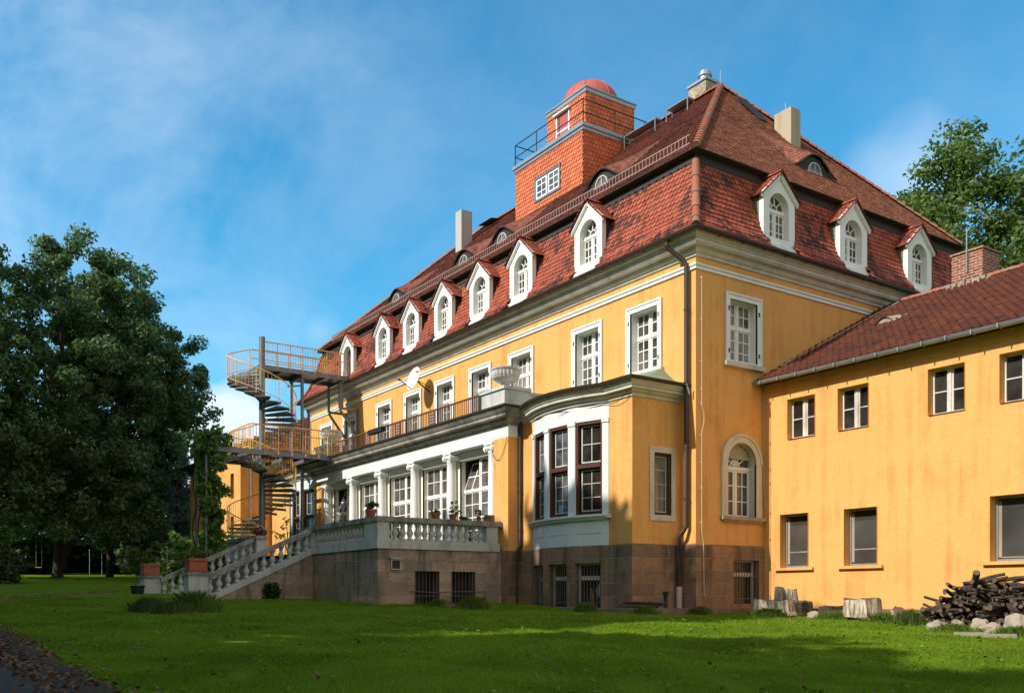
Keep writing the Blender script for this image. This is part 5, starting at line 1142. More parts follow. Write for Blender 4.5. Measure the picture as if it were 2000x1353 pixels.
# pantiles: wavy courses
def pantiles(fr, prof0, prof1, a0, a1, tw=0.21, th=0.32, seed=5):
    m = MB(); r = random.Random(seed); (b0, z0), (b1, z1) = prof0, prof1; L = math.hypot(b1 - b0, z1 - z0); t = ((b1 - b0) / L, (z1 - z0) / L); n = (-t[1], t[0])
    if n[1] < 0: n = (-n[0], -n[1])
    sec = [(-0.5, 0.012), (-0.3, 0.0), (-0.05, 0.0), (0.12, 0.05), (0.3, 0.08), (0.45, 0.05), (0.56, 0.01)]
    for k in range(int(L / th) + 1):
        s0 = k * th; s1 = min(s0 + th * 1.12, L)
        a = a0
        while a < a1:
            j = r.uniform(-0.005, 0.005); up = 0.065 + r.uniform(-0.01, 0.01); v = []
            for (s, u) in ((s0 + r.uniform(-0.012, 0.012), up), (s1, 0.006)):
                for (x, h) in sec: v.append(fr.p(a + tw / 2 + x * tw, b0 + t[0] * s + n[0] * (h + u), z0 + t[1] * s + n[1] * (h + u)))
            q = len(sec)
            for (x, h) in sec: v.append(fr.p(a + tw / 2 + x * tw, b0 + t[0] * s0, z0 + t[1] * s0))
            m.add(v, [(i, i + 1, q + i + 1, q + i) for i in range(q - 1)] + [(i, i + 1, 2 * q + i + 1, 2 * q + i) for i in range(q - 1)])
            a += tw
    return m
pantiles(Fr((0, 0, 0), (1, 0, 0), (0, -1, 0)), (-WE + 0.03, WEZ - 0.01), (-WR, WRZ), 0.03, WL + 0.3).build('pantiles', 'wing_tile', wr)
m = MB(); ridge_caps(m, (0.6, WR, WRZ + 0.05), (WL + 0.3, WR, WRZ + 0.05), 0.12, 0.38); m.build('ridge_tiles', 'ridge_tile', wr)
m = MB(); m.poly([(0.02, WE, WEZ + 0.05), (0.22, WE, WEZ + 0.06), (0.22, WR, WRZ + 0.06), (0.02, WR, WRZ + 0.07)]); m.build('valley_flashing', 'lead', wr)
m = MB(); m.sweep([(-0.28, WE + 0.02), (WL + 0.3, WE + 0.02)], [(-0.01, WEZ + 0.02)] + [(0.07 + 0.075 * math.cos(math.pi + math.pi * i / 8), WEZ - 0.0 + 0.075 * math.sin(math.pi + math.pi * i / 8)) for i in range(9)] + [(0.155, WEZ + 0.012), (0.145, WEZ + 0.02)])
x = 0.3
while x < WL: m.box(fW, x, x + 0.03, 0.33, 0.53, WEZ - 0.085, WEZ - 0.075); m.box(fW, x, x + 0.03, 0.51, 0.53, WEZ - 0.08, WEZ + 0.02); x += 0.62
m.build('gutter', 'zinc', wr, smooth=True)
m = MB(); m.box(fW, 0, WL, 0.0, 0.05, 6.16, 6.40); m.build('eaves_board', 'stucco', wr)
m = MB(); m.box(FS, 2.5, 3.45, -9.1, -8.2, 8.6, 10.5); m.box(FS, 2.46, 3.49, -9.14, -8.16, 10.5, 10.56); wc = m.build('chimney', 'red_brick', wr)
m = MB()
for k in range(9): x = 2.4 + k * 0.15; m.box(FS, x, x + 0.13, -8.4, -8.05 - 0.04 * (k % 3), 9.25, 9.62 + 0.05 * (k % 2))
m.build('chimney_flashing', 'stone', wr)
m = MB(); m.tube([(3.0, 8.14, 9.9), (3.0, 8.14, 11.2)], 0.018, 6); m.build('lightning_rod', 'zinc', wr)
def wrz(y): return WEZ + (y - WE) / (WR - WE) * (WRZ - WEZ)
m = MB()
for (x, y) in ((2.0, 5.6),):
    n = 8
    for k in range(n):
        p0, p1 = -0.35 + 0.7 * k / n, -0.35 + 0.7 * (k + 1) / n; h0, h1 = 0.2 * math.cos(p0 / 0.35 * 1.57), 0.2 * math.cos(p1 / 0.35 * 1.57)
        m.poly([(x + p0, y, wrz(y) + 0.06), (x + p1, y, wrz(y) + 0.06), (x + p1, y, wrz(y) + 0.07 + h1), (x + p0, y, wrz(y) + 0.07 + h0)]); m.poly([(x + p0, y - 0.06, wrz(y) + 0.07 + h0), (x + p1, y - 0.06, wrz(y) + 0.07 + h1), (x + p1, y + 0.7, wrz(y + 0.7) + 0.08), (x + p0, y + 0.7, wrz(y + 0.7) + 0.08)])
m.build('roof_vent', 'stone', wr)
m = MB(); m.tube([(0.75, WR - 0.3, wrz(WR - 0.3) + 0.14), (0.55, 6.2, wrz(6.2) + 0.14), (0.35, 4.2, wrz(4.2) + 0.14), (0.1, WE + 0.1, WEZ + 0.15), (0.0, WE - 0.05, WEZ), (0.05, WY - 0.04, 6.2), (0.06, WY - 0.04, 3.4), (0.14, WY - 0.04, 2.9)], 0.014, 5); m.build('conductor_cable', 'cable', wr)

# ================================================================== LEFT ANNEX
ann = thing('annex_building', 'yellow annex with low tiled hip roof seen behind the spiral staircase and the vine', 'building', (-36, 0, 0))
AX0, AX1, AY0, AY1, AZ_ = -40.0, -30.6, -2.55, 9.0, 8.05
fA = FSy(AY0)
ah = [window(ann, fA, x, z, 0.5, hgt, trim=0.0, reveal=0.15, cols=1, rt=1, rb=2, tr=0, tm='stucco', sm='brown_wood', pm='dark_pane', sill=False, hinges=False) for x in (-31.9, -34.2, -36.6, -38.8) for (z, hgt) in ((2.9, 1.7), (5.6, 1.3))]
m = MB(); m.wall(fA, AX0, AX1, -0.2, AZ_, ah); m.wall(FEx(AX1), AY0, AY1, -0.2, AZ_); m.wall(Fr((AX0, 0, 0), (0, 1, 0), (-1, 0, 0)), AY0, AY1, -0.2, AZ_)
m.wall(FSy(-0.9), AX1, LX + 0.3, -0.2, 6.6); m.wall(FEx(LX + 0.3), -0.9, 0.0, -0.2, 6.6)
m.build('wall', 'stucco', ann)
m = MB(); e = 0.5; hx = 4.5; yc = (AY0 + AY1) / 2; zr = 11.0
A = [(AX0 - e, AY0 - e, AZ_), (AX1 + e, AY0 - e, AZ_), (AX1 + e, AY1 + e, AZ_), (AX0 - e, AY1 + e, AZ_), (AX0 + hx, yc, zr), (AX1 - 1.0, yc, zr)]
m.poly([A[0], A[1], A[5], A[4]]); m.poly([A[1], A[2], A[5]]); m.poly([A[2], A[3], A[4], A[5]]); m.poly([A[3], A[0], A[4]])
m.poly([(AX1, -1.3, 6.6), (LX + 0.3, -1.3, 6.6), (LX, 3.2, 9.2), (AX1, 3.2, 9.2)])
ar = m.build('roof', 'under_roof', ann)
t_ = MB(); tile_rows(t_, FSy(0), [(-AY0 + e + 0.02, AZ_), (-yc, zr)], lambda b, z: (AX0 - e + (hx + e) * (z - AZ_) / (zr - AZ_), AX1 + e - (1.0 + e) * (z - AZ_) / (zr - AZ_)), tw=0.2, th=0.2, seed=71, step=0.03)
tile_rows(t_, FEx(0), [(AX1 + e + 0.02, AZ_), (AX1 - 1.0, zr)], lambda b, z: (AY0 - e + (yc - AY0 + e) * (z - AZ_) / (zr - AZ_), AY1 + e - (AY1 + e - yc) * (z - AZ_) / (zr - AZ_)), tw=0.2, th=0.2, seed=72, step=0.03)
tile_rows(t_, FSy(0), [(1.3, 6.6), (-3.2, 9.2)], lambda b, z: (AX1, LX + 0.1), tw=0.2, th=0.2, seed=73, step=0.03)
t_.build('tiles', 'hip_roof_tile', ar)
m = MB(); m.sweep([(AX0, AY1), (AX0, AY0), (AX1, AY0), (AX1, AY1)], [(0.0, AZ_ - 0.4), (0.1, AZ_ - 0.35), (0.15, AZ_ - 0.15), (0.5, AZ_ - 0.08), (0.55, AZ_ + 0.0), (0.5, AZ_ + 0.03)]); m.build('eaves', 'gutter_brown', ar)
m = MB(); m.box(FS, -29.4, -28.5, -1.6, -0.7, 6.9, 10.9); m.box(FS, -29.45, -28.45, -1.65, -0.65, 10.9, 11.0); m.build('chimney', 'red_brick', ar)
m = MB(); m.tube([(AX1 + 0.08, -2.0, 7.9), (AX1 + 0.08, -2.0, 1.0)], 0.05, 8); m.build('downpipe', 'zinc', ann)

# ================================================================== things on and around the house
def urn(loc, label):
    t = thing('stone_urn', label, 'urn', loc, 'stone urns on the balcony pedestals'); o = Vector(loc)
    m = MB(); m.lathe(o, [(0.40, 0), (0.40, 0.05), (0.30, 0.08), (0.17, 0.14), (0.13, 0.19), (0.17, 0.23), (0.20, 0.25)], 24); m.build('foot', 'old_plaster', t, smooth=True)
    m = MB(); n = 48; prof = [(0.18, 0.25), (0.30, 0.29), (0.41, 0.38), (0.45, 0.48), (0.455, 0.60), (0.43, 0.62), (0.47, 0.64), (0.48, 0.69), (0.42, 0.70), (0.40, 0.62), (0.05, 0.60)]
    k = len(m.v)
    for (r, z) in prof:
        for j in range(n):
            an = 2 * math.pi * j / n; q = r * (1 + (0.035 * (1 if j % 2 else -1) if 0.28 < z < 0.61 and r > 0.2 else 0)); m.v.append(o + Vector((math.cos(an) * q, math.sin(an) * q, z)))
    for i in range(len(prof) - 1):
        for j in range(n): m.f.append((k + i * n + j, k + i * n + (j + 1) % n, k + (i + 1) * n + (j + 1) % n, k + (i + 1) * n + j))
    m.build('bowl', 'old_plaster', t)
    V, F = leaves([(rng.uniform(-0.3, 0.3), rng.uniform(-0.3, 0.3), 0.70) for _ in range(10)], [0.1] * 10, 14, 0.05, int(abs(loc[0]) * 7), aspect=0.3); raw_mesh('withered_plants', V, F, 'dry_leaf', t)
urn((-6.68, -1.78, 6.92), 'fluted white stone urn with withered plants on the balcony corner pedestal near the bow bay')
urn((-20.5, -1.78, 6.92), 'fluted white stone urn behind the lower landing railing of the spiral staircase')
# satellite dish
dish = thing('satellite_dish', 'white satellite dish on an arm fixed to the yellow upper wall', 'satellite dish', (-14.9, 0, 8.6))
dc = Vector((-14.95, -0.62, 9.02)); dn = Vector((0.08, -1.0, 0.30)).normalized(); dx = dn.cross(Vector((0, 0, 1))).normalized(); dy = dx.cross(dn)
m = MB(); n = 28; k = 0
for (r, q) in ((0.0, 0.0), (0.2, 0.012), (0.36, 0.04), (0.46, 0.075), (0.46, 0.06), (0.0, -0.03)):
    for j in range(n): an = 2 * math.pi * j / n; m.v.append(dc + dx * math.cos(an) * r * 0.95 + dy * math.sin(an) * r * 1.08 + dn * q)
for i in range(5):
    for j in range(n): m.f.append((i * n + j, i * n + (j + 1) % n, (i + 1) * n + (j + 1) % n, (i + 1) * n + j))
m.build('reflector', 'white_metal', dish, smooth=True)
m = MB(); c = dc + dy * 0.28 + dx * -0.15 + dn * 0.06; m.bar(c - dx * 0.1, c + dx * 0.1, 0.012, 0.05, dy); m.build('badge', 'red_mark', dish)
m = MB(); m.bar(dc - dn * 0.03, (-14.8, -0.02, 8.55), 0.05); m.bar(dc + Vector((0, 0.05, 0)), (-14.8, -0.02, 8.75), 0.025); m.bar(dc - dy * 0.46, dc + dn * 0.62 - dy * 0.32, 0.025); m.bar(dc - dx * 0.4, dc + dn * 0.62 - dy * 0.32, 0.012); m.bar(dc + dx * 0.4, dc + dn * 0.62 - dy * 0.32, 0.012); m.tube([dc + dn * 0.6 - dy * 0.33, dc + dn * 0.70 - dy * 0.33], 0.04, 8); m.build('arm', 'iron', dish)
# pots on the balustrade
def pot(loc, label, r, h, kind, seed, name='flower_pot', group='pots on the balustrade'):
    t = thing(name, label, 'flower pot', loc, group); o = Vector(loc); m = MB()
    m.lathe(o, [(r * 0.65, 0), (r * 0.7, 0.01), (r * 0.92, h * 0.75), (r, h * 0.77), (r * 1.02, h), (r * 0.88, h), (r * 0.85, h * 0.85), (0.01, h * 0.82)], 18); m.build('pot', 'terracotta', t, smooth=True)
    if kind != 'box':
        m = MB(); m.lathe(o, [(r * 1.05, -0.0), (r * 1.1, 0.022), (r * 0.9, 0.02), (r * 0.6, 0.01)], 16); m.build('saucer', 'terracotta', t)
    if kind == 'ball': C = [(rng.gauss(0, 0.4) * r, rng.gauss(0, 0.4) * r, h + r * 0.75 + rng.gauss(0, 0.3) * r) for _ in range(26)]; V, F = leaves(C, [r * 0.4] * 26, 34, 0.035, seed)
    elif kind == 'bush': C = [(rng.gauss(0, 0.5) * r, rng.gauss(0, 0.5) * r, h + rng.uniform(0.0, 0.5) * r) for _ in range(12)]; V, F = leaves(C, [r * 0.35] * 12, 16, 0.03, seed)
    else: C = [(rng.gauss(0, 0.8) * r, rng.gauss(0, 0.8) * r, h + rng.uniform(0.1, 3.2) * r) for _ in range(16)]; V, F = leaves(C, [r * 0.5] * 16, 7, 0.045, seed)
    raw_mesh('plant', V, F, 'dry_leaf' if kind == 'dry' else 'weed_leaf', t)
    if kind in ('tall', 'dry'):
        m = MB()
        for k in range(5): m.tube([o + Vector((0, 0, h * 0.8)), o + Vector((rng.gauss(0, 0.6) * r, rng.gauss(0, 0.6) * r, h + 3 * r * rng.uniform(0.6, 1)))], 0.006, 4)
        m.build('stem', 'bark', t)
bx = TXR - 0.14; bz = rz1 + 0.03
pot((-6.9, -6.42, bz), 'red terracotta pot with a clipped round boxwood on the terrace corner post', 0.17, 0.25, 'ball', 1)
pot((bx, -4.55, bz), 'wide low terracotta pot with small sprouts near the middle of the balustrade', 0.15, 0.19, 'bush', 2)
pot((bx, -3.95, bz), 'terracotta pot with a tall leggy plant on the balustrade before the white column', 0.12, 0.18, 'tall', 3)
pot((bx, -3.0, bz), 'small dark terracotta pot with dry reddish stems near the end of the balustrade', 0.08, 0.11, 'dry', 4)
pot((bx, -2.75, bz), 'smallest terracotta pot with yellowish sprout beside the stone slab', 0.08, 0.12, 'bush', 5)
m = MB(); f = Fr((bx, -2.62, 0), (0.25, 1, 0), (1, -0.25, 0)); m.box(f, -0.16, 0.16, -0.04, 0.04, bz, bz + 0.22); tag(m.build('stone_slab', 'granite_plain'), 'rough grey stone slab standing at the wall end of the balustrade', 'stone')
shrub('potted_plant', 'small green trailing plant on the balustrade between two pots', 'plant', (bx, -3.6, bz), [(0, 0, 0.05, 0.12, 0.16, 0.06)], 10, 22, 0.035, 91, 'weed_leaf', cr=(0.05, 0.08))
# planters on the piers
def planter(loc, label, seed, plant=True):
    t = thing('planter_box', label, 'planter', loc, 'terracotta boxes on the stair piers'); o = Vector(loc); m = MB(); f = Fr(o, (1, 0, 0), (0, -1, 0))
    m.box(f, -0.27, 0.27, -0.27, 0.27, 0, 0.34); m.box(f, -0.30, 0.30, -0.30, 0.30, 0.34, 0.42); m.box(f, -0.29, 0.29, -0.29, 0.29, 0.03, 0.07); m.build('box', 'terracotta', t)
    m = MB(); m.box(f, -0.26, 0.26, -0.26, 0.26, 0.40, 0.425); m.build('soil', 'soil', t)
    if plant:
        C = [(rng.gauss(0, 0.16), rng.gauss(0, 0.2), 0.5 + rng.uniform(0, 0.16)) for _ in range(18)]; V, F = leaves(C, [0.12] * 18, 24, 0.05, seed); raw_mesh('plant', V, F, 'shrub_leaf', t)
planter((SX1, SYE - 0.3, 1.08), 'terracotta box with green plants on the nearer stair pier', 201); planter((SX0 - 0.25, SYE - 0.3, 1.08), 'terracotta box without visible plants on the farther stair pier', 202, False)
pot((-19.6, -5.4, 1.8), 'terracotta pot with clipped round shrub on the terrace left of the spiral staircase', 0.2, 0.3, 'ball', 9)
shrub('potted_plant', 'reddish dried plants on top of the far stair post', 'plant', (SX0 + 0.05, TYF + 0.1, 2.62), [(0, 0, 0.15, 0.3, 0.3, 0.15)], 24, 26, 0.06, 93, 'dry_leaf', cr=(0.08, 0.16))
shrub('potted_plant', 'sparse leggy plants at the foot of the spiral staircase behind the stair rail', 'plant', (-15.6, -5.6, 1.8), [(0, 0, 0.9, 0.5, 0.6, 0.6)], 20, 8, 0.06, 94, 'weed_leaf', cr=(0.1, 0.2))
t = thing('black_planter', 'small black tub standing in front of the far stair pier', 'tub', G(-16.5, -10.85)); m = MB(); m.lathe(OFF[t.name], [(0.2, 0), (0.24, 0.25), (0.26, 0.26), (0.25, 0.3), (0.2, 0.3), (0.18, 0.24), (0.01, 0.22)], 14); m.build('tub', 'black_plastic', t); m = MB(); m.bar(OFF[t.name] + Vector((-0.2, 0, 0.3)), OFF[t.name] + Vector((-0.34, 0, 0.42)), 0.03); m.build('handle', 'black_plastic', t)
shrub('weed', 'dark weed growing against the granite stair wall', 'weed', G(-10.85, -8.0), [(0, 0, 0.25, 0.2, 0.25, 0.3)], 26, 26, 0.06, 95, 'dark_leaf', cr=(0.1, 0.16))
# balcony flower box
t = thing('flower_box', 'dark empty flower box hung on the balcony railing', 'flower box', (CX - 1.5, -2.14, 6.71)); m = MB(); m.box(Fr(OFF[t.name], (1, 0, 0), (0, -1, 0)), -0.6, 0.6, 0.02, 0.2, 0, 0.18); m.build('box', 'black_plastic', t); m = MB(); m.box(Fr(OFF[t.name], (1, 0, 0), (0, -1, 0)), -0.57, 0.57, 0.04, 0.18, 0.17, 0.19); m.build('soil', 'soil', t)

# ---- weeds and tufts at the foot of the walls
def tuft(x, y, label, r, h, seed, leaf='tuft_blade', n=2200, lean=0.42, name='grass_tuft'):
    t = thing(name, label, 'grass tuft', (x, y, gz(x, y)), 'grass tufts by the walls'); q = np.random.default_rng(seed); P = np.c_[q.normal(size=(n, 2)) * r * 0.42, np.zeros(n)]
    rr_ = np.linalg.norm(P, axis=1) / max(r, 0.01); d = q.normal(size=(n, 2)) * lean; hh = h * q.uniform(0.25, 1.0, n) * np.clip(1.15 - 0.45 * rr_, 0.25, 1.1); wv = q.uniform(0.003, 0.0065, n); an = q.uniform(0, 6.28, n); wx_ = np.c_[np.cos(an) * wv, np.sin(an) * wv, np.zeros(n)]
    mid = P + np.c_[d * (hh * 0.3)[:, None], hh * 0.65]; tip = P + np.c_[d * (hh * 0.85)[:, None], hh * 0.92]
    V = np.stack([P - wx_, P + wx_, mid + wx_ * 0.8, tip, mid - wx_ * 0.8], 1).reshape(-1, 3); F = np.arange(len(V)).reshape(-1, 5); raw_mesh('blades', V, F, leaf, t, nv=5); return t
tuft(-3.4, -5.0, 'bright green grass tuft before the terrace cellar windows', 0.42, 0.38, 301, n=3200)
tuft(-4.3, -5.6, 'low green tuft beside a broken brick near the terrace wall', 0.3, 0.28, 302)
tuft(-0.9, -3.1, 'green tuft growing round a wooden stake below the bow bay', 0.28, 0.3, 303)
tuft(0.4, -2.2, 'weedy grass along the kerb below the bay corner', 0.3, 0.25, 304); tuft(1.15, -1.0, 'leafy weeds along the kerb by the downpipe', 0.25, 0.26, 305)
for (px, d, lb, r_, h_, sd_, lf_) in ((382, 22.5, 'long drooping grass mound on the lawn before the near stair pier', 0.55, 0.60, 306, 'tuft_blade'), (292, 22.3, 'dark grass mound on the lawn before the far stair pier', 0.42, 0.42, 307, 'weed_leaf'), (338, 21.8, 'dry brownish grass between the two mounds on the lawn', 0.5, 0.34, 308, 'shrub_leaf')):
    q_ = CAM + FW * d + RT * ((px - 1000) / 1836 * d); tuft(q_.x, q_.y, lb, r_, h_, sd_, n=4200, lean=0.4, leaf=lf_)
m = MB(); m.box(Fr((-3.9, -5.4, gz(-3.9, -5.4)), (1, 0.4, 0), (0.4, -1, 0)), -0.2, 0.12, -0.1, 0.1, -0.05, 0.14); tag(m.build('broken_brick', 'red_brick'), 'broken brick lying in the grass before the terrace wall', 'brick')
m = MB(); z = gz(-0.9, -2.95); m.tube([(-0.9, -2.95, z - 0.1), (-0.86, -2.98, z + 0.62)], 0.03, 7); m.tube([(-0.8, -2.9, z), (-0.84, -2.98, z + 0.6)], 0.02, 6); tag(m.build('wooden_stake', 'log_end'), 'weathered wooden stake standing before the bow bay cellar window', 'stake')
for i in range(5):
    m = MB(); z = 0.03 + 0.035 * i; a = rng.uniform(-0.1, 0.1); m.tube([(-0.9 + 0.1 * i, -2.25 + 0.02 * i, z), (0.0, -2.15 + a, z + 0.02), (0.35 + 0.05 * i, -1.7 + a, z)], 0.028, 6); tag(m.build('branch', 'log_end'), 'dry branch lying on the paved strip below the bay', 'branch', 'branches at the foot of the bay')
m = MB(); m.tube([(-0.72 + 0.75, -1.15, 0), (0.03, -1.15, 0.35)], 0.055, 10); m.lathe((0.03, -1.15, 0.33), [(0.06, 0), (0.09, 0.1), (0.09, 0.13)], 10); tag(m.build('drain_pipe', 'iron'), 'short dark drain pipe sticking up by the granite plinth', 'pipe')

# ---- firewood, stumps and stones by the wing
logs = []
def make_log(seed, L, r, bend):
    q = random.Random(seed); m = MB(); pts = [Vector((L * (k / 5 - 0.5), bend * math.sin(math.pi * k / 5) + q.uniform(-0.01, 0.01), q.uniform(-0.01, 0.01))) for k in range(6)]
    m.tube(pts, [r * q.uniform(0.85, 1.1) for _ in pts], 9, cap=False); return m, pts, r
protos = []
for k in range(7):
    m, pts, r = make_log(400 + k, (0.85, 0.7, 1.0, 0.6, 0.9, 0.75, 1.1)[k], (0.04, 0.058, 0.03, 0.07, 0.048, 0.035, 0.042)[k], (0.03, 0.01, 0.09, 0.0, 0.05, 0.07, 0.12)[k])
    me_ob = m.build('log', 'log_bark', None, smooth=True); COL.objects.unlink(me_ob); ends = []
    for p, s_ in ((pts[0], -1), (pts[-1], 1)):
        e = MB(); e.poly([p + Vector((s_ * 0.004, math.cos(2 * math.pi * j / 9) * r * 0.98, math.sin(2 * math.pi * j / 9) * r * 0.98)) for j in range(9)]); ce = e.build('cut_end', 'log_end', None); COL.objects.unlink(ce); ends.append(ce)
    protos.append((me_ob, ends))
def heap(x): return max(0.0, min(0.98, (x - 5.55) * 1.15)) if x < 7.1 else min(1.12, 0.95 + (x - 7.1) * 0.06)
nl = 0
def add_log(x, y, z, yaw, pitch, k, roll=0.0):
    a, b_ = protos[k]; o = a.copy(); COL.objects.link(o); o.name = 'log'; o.location = (x, y, z); o.rotation_euler = (roll, pitch, yaw); tag(o, 'dark weathered stick of firewood in the heap against the wing wall', 'firewood', 'firewood heap by the wing'); 
    for ce in b_: c = ce.copy(); COL.objects.link(c); c.parent = o
for layer in range(14):
    z = 0.05 + layer * 0.078
    x = 5.75 + rng.uniform(0, 0.1)
    while x < 11.2:
        if z < heap(x):
            dep = 1.25 - 0.05 * layer + rng.uniform(-0.15, 0.2)
            add_log(x, WY - dep, gz(x, 1.4) + z + rng.uniform(-0.03, 0.03), math.radians(-90 + rng.gauss(30, 34)), rng.gauss(0, 0.10), rng.randrange(7), rng.uniform(0, 6.28)); nl += 1
        x += rng.uniform(0.185, 0.315)
for k in range(12):
    x = rng.uniform(6.6, 10.5); add_log(x, WY - 0.75 + rng.uniform(-0.4, 0.3), gz(x, 2) + heap(x) + rng.uniform(0.0, 0.1), rng.uniform(0, 6.28), rng.gauss(0, 0.3), rng.randrange(7))
for (x, y, z, yaw) in ((7.6, WY - 0.95, 1.05, 0.15), (8.6, WY - 0.95, 1.13, 0.1), (9.5, WY - 0.9, 1.16, 0.0)): add_log(x, y, gz(x, y) + z, yaw, -0.1, 6)
m = MB(); q_ = random.Random(5); nx, ny = 34, 9; k = 0
for i in range(nx + 1):
    for j in range(ny + 1):
        x = 5.75 + 5.6 * i / nx; t_ = j / ny; hh_ = max(0.02, heap(x) * 0.93) * math.sin(math.pi * min(1.0, 0.08 + t_ * 0.92)) ** 0.55
        m.v.append(Vector((x + q_.uniform(-0.05, 0.05), WY - 0.03 - 1.0 * t_, gz(x, 2) - 0.1 + (hh_ + 0.1) * (1 if j < ny else 0) + q_.uniform(-0.05, 0.05))))
for i in range(nx):
    for j in range(ny): a = i * (ny + 1) + j; m.f.append((a, a + ny + 1, a + ny + 2, a + 1))

q = m.build('firewood_core', 'log_bark'); tag(q, 'packed dark inner stack of old wood behind the firewood sticks', 'wood stack')
def stump(loc, label, r, h, mt, seed, tilt=(0, 0), name='tree_stump', cat='stump', flare=1.15):
    q = random.Random(seed); m = MB(); n = 18; o = Vector(loc); rings = [(flare, 0.0), (1.03, 0.25), (1.0, 0.6), (0.97, 1.0)]; jit = [1 + q.uniform(-0.14, 0.14) for _ in range(n)]
    T = Matrix.Rotation(tilt[0], 3, 'X') @ Matrix.Rotation(tilt[1], 3, 'Y')
    for (a, b_) in rings:
        for j in range(n): an = 2 * math.pi * j / n; m.v.append(o + T @ Vector((math.cos(an) * r * a * jit[j], math.sin(an) * r * a * jit[j], b_ * h + (q.uniform(-0.03, 0.03) if b_ == 1.0 else 0))))
    for i in range(3):
        for j in range(n): m.f.append((i * n + j, i * n + (j + 1) % n, (i + 1) * n + (j + 1) % n, (i + 1) * n + j))
    ob = m.build(name, mt); tag(ob, label, cat); e = MB(); e.poly([p + (T @ Vector((0, 0, 0.002))) for p in m.v[3 * n:]]); e.build('cut_top', 'log_end', ob); return ob
def PG(px, d, z=None):
    p = CAM + FW * d + RT * ((px - 1000) / 1836 * d); return (p.x, p.y, gz(p.x, p.y) if z is None else z)
stump(PG(1515, 24.3), 'large pale weathered stump carrying two wood blocks near the wing corner', 0.56, 0.38, 'grey_wood', 501)
stump(PG(1560, 24.2), 'dark splintered stump half beside the large pale stump', 0.34, 0.36, 'log_bark', 505)
p = PG(1521, 24.4); stump((p[0], p[1], p[2] + 0.38), 'narrow brown wood block standing on the pale stump', 0.13, 0.33, 'grey_wood', 502, (0, 0.08), 'wood_block', 'wood block', 1.0)
p = PG(1546, 24.3); stump((p[0], p[1], p[2] + 0.36), 'whitish split wood block leaning on the pale stump', 0.18, 0.30, 'grey_wood', 503, (0, -0.12), 'wood_block', 'wood block', 1.1)
p = PG(1683, 22.2); stump((p[0], p[1], p[2] + 0.1), 'thick round tree section with pale streaked bark on the grass before the wing', 0.42, 0.42, 'grey_wood', 504, (0.03, 0), 'log_section', 'log section', 1.0)
stump(PG(1750, 22), 'small pale chopped block tilted in the grass beside the firewood', 0.17, 0.3, 'grey_wood', 506, (0.3, 0.5), 'wood_block', 'wood block', 1.0)
stump(PG(1628, 23.6), 'dark flat log section between the stumps at the foot of the wing wall', 0.33, 0.28, 'log_bark', 507, (0, 0), 'log_section', 'log section', 1.0)
def rock(px, d, label, sx, sy, sz, seed, mt='stone', dz=0.0):
    q = random.Random(seed); bm = bmesh.new(); bmesh.ops.create_icosphere(bm, subdivisions=3, radius=1)
    from mathutils import noise as mn
    for v in bm.verts:
        f = 1 + 0.35 * mn.noise(v.co * 1.3 + Vector((seed, 0, 0))) + 0.12 * mn.noise(v.co * 4 + Vector((0, seed, 0))); v.co = Vector((v.co.x * sx * f, v.co.y * sy * f, v.co.z * sz * f))
    me = bpy.data.meshes.new('rock'); bm.to_mesh(me); bm.free(); me.materials.append(M[mt]); o = bpy.data.objects.new('rock', me); COL.objects.link(o); p = PG(px, d); o.location = (p[0], p[1], p[2] + sz * 0.35 + dz); o.rotation_euler.z = q.uniform(0, 6.28); tag(o, label, 'rock')
rock(1830, 19.6, 'pale rock at the left foot of the firewood heap', 0.22, 0.2, 0.13, 1); rock(1868, 19.7, 'small brown rock at the foot of the firewood heap', 0.14, 0.14, 0.16, 2); rock(1940, 18.6, 'broad pale layered rock lying before the firewood heap', 0.28, 0.22, 0.15, 3); rock(1990, 19.0, 'big grey boulder at the right picture edge before the firewood', 0.3, 0.3, 0.26, 4); rock(1915, 19.4, 'dark rounded rock between the firewood and the pale layered rock', 0.2, 0.2, 0.18, 5)
rock(1590, 23.2, 'grey edging stone in the grass below the stumps', 0.2, 0.15, 0.12, 6)
for (px, d, lb) in ((1895, 17.7, 'short weathered board on the grass before the rocks'), (1952, 17.4, 'longer grey board on the grass at the right edge')):
    p = PG(px, d); m = MB(); m.box(Fr(p, (0.75, 0.6, 0), (0.6, -0.75, 0)), -0.28, 0.28, -0.06, 0.06, -0.02, 0.07); tag(m.build('board', 'stone'), lb, 'board')
tuft(*PG(1775, 20.8)[:2], 'tall dry grass tuft before the left end of the firewood heap', 0.3, 0.42, 311, n=1600, leaf='shrub_leaf'); tuft(*PG(1725, 21.6)[:2], 'green grass tuft between the log section and the small block', 0.35, 0.28, 312); tuft(*PG(1630, 22.6)[:2], 'green grass tuft below the stumps', 0.4, 0.26, 313); tuft(*PG(1500, 23.6)[:2], 'green grass in front of the large pale stump', 0.45, 0.26, 314); tuft(*PG(1860, 18.8)[:2], 'grass tuft between the rocks before the firewood', 0.35, 0.2, 315); tuft(*PG(1985, 18.0)[:2], 'grass tuft at the right edge below the boulder', 0.4, 0.22, 316)

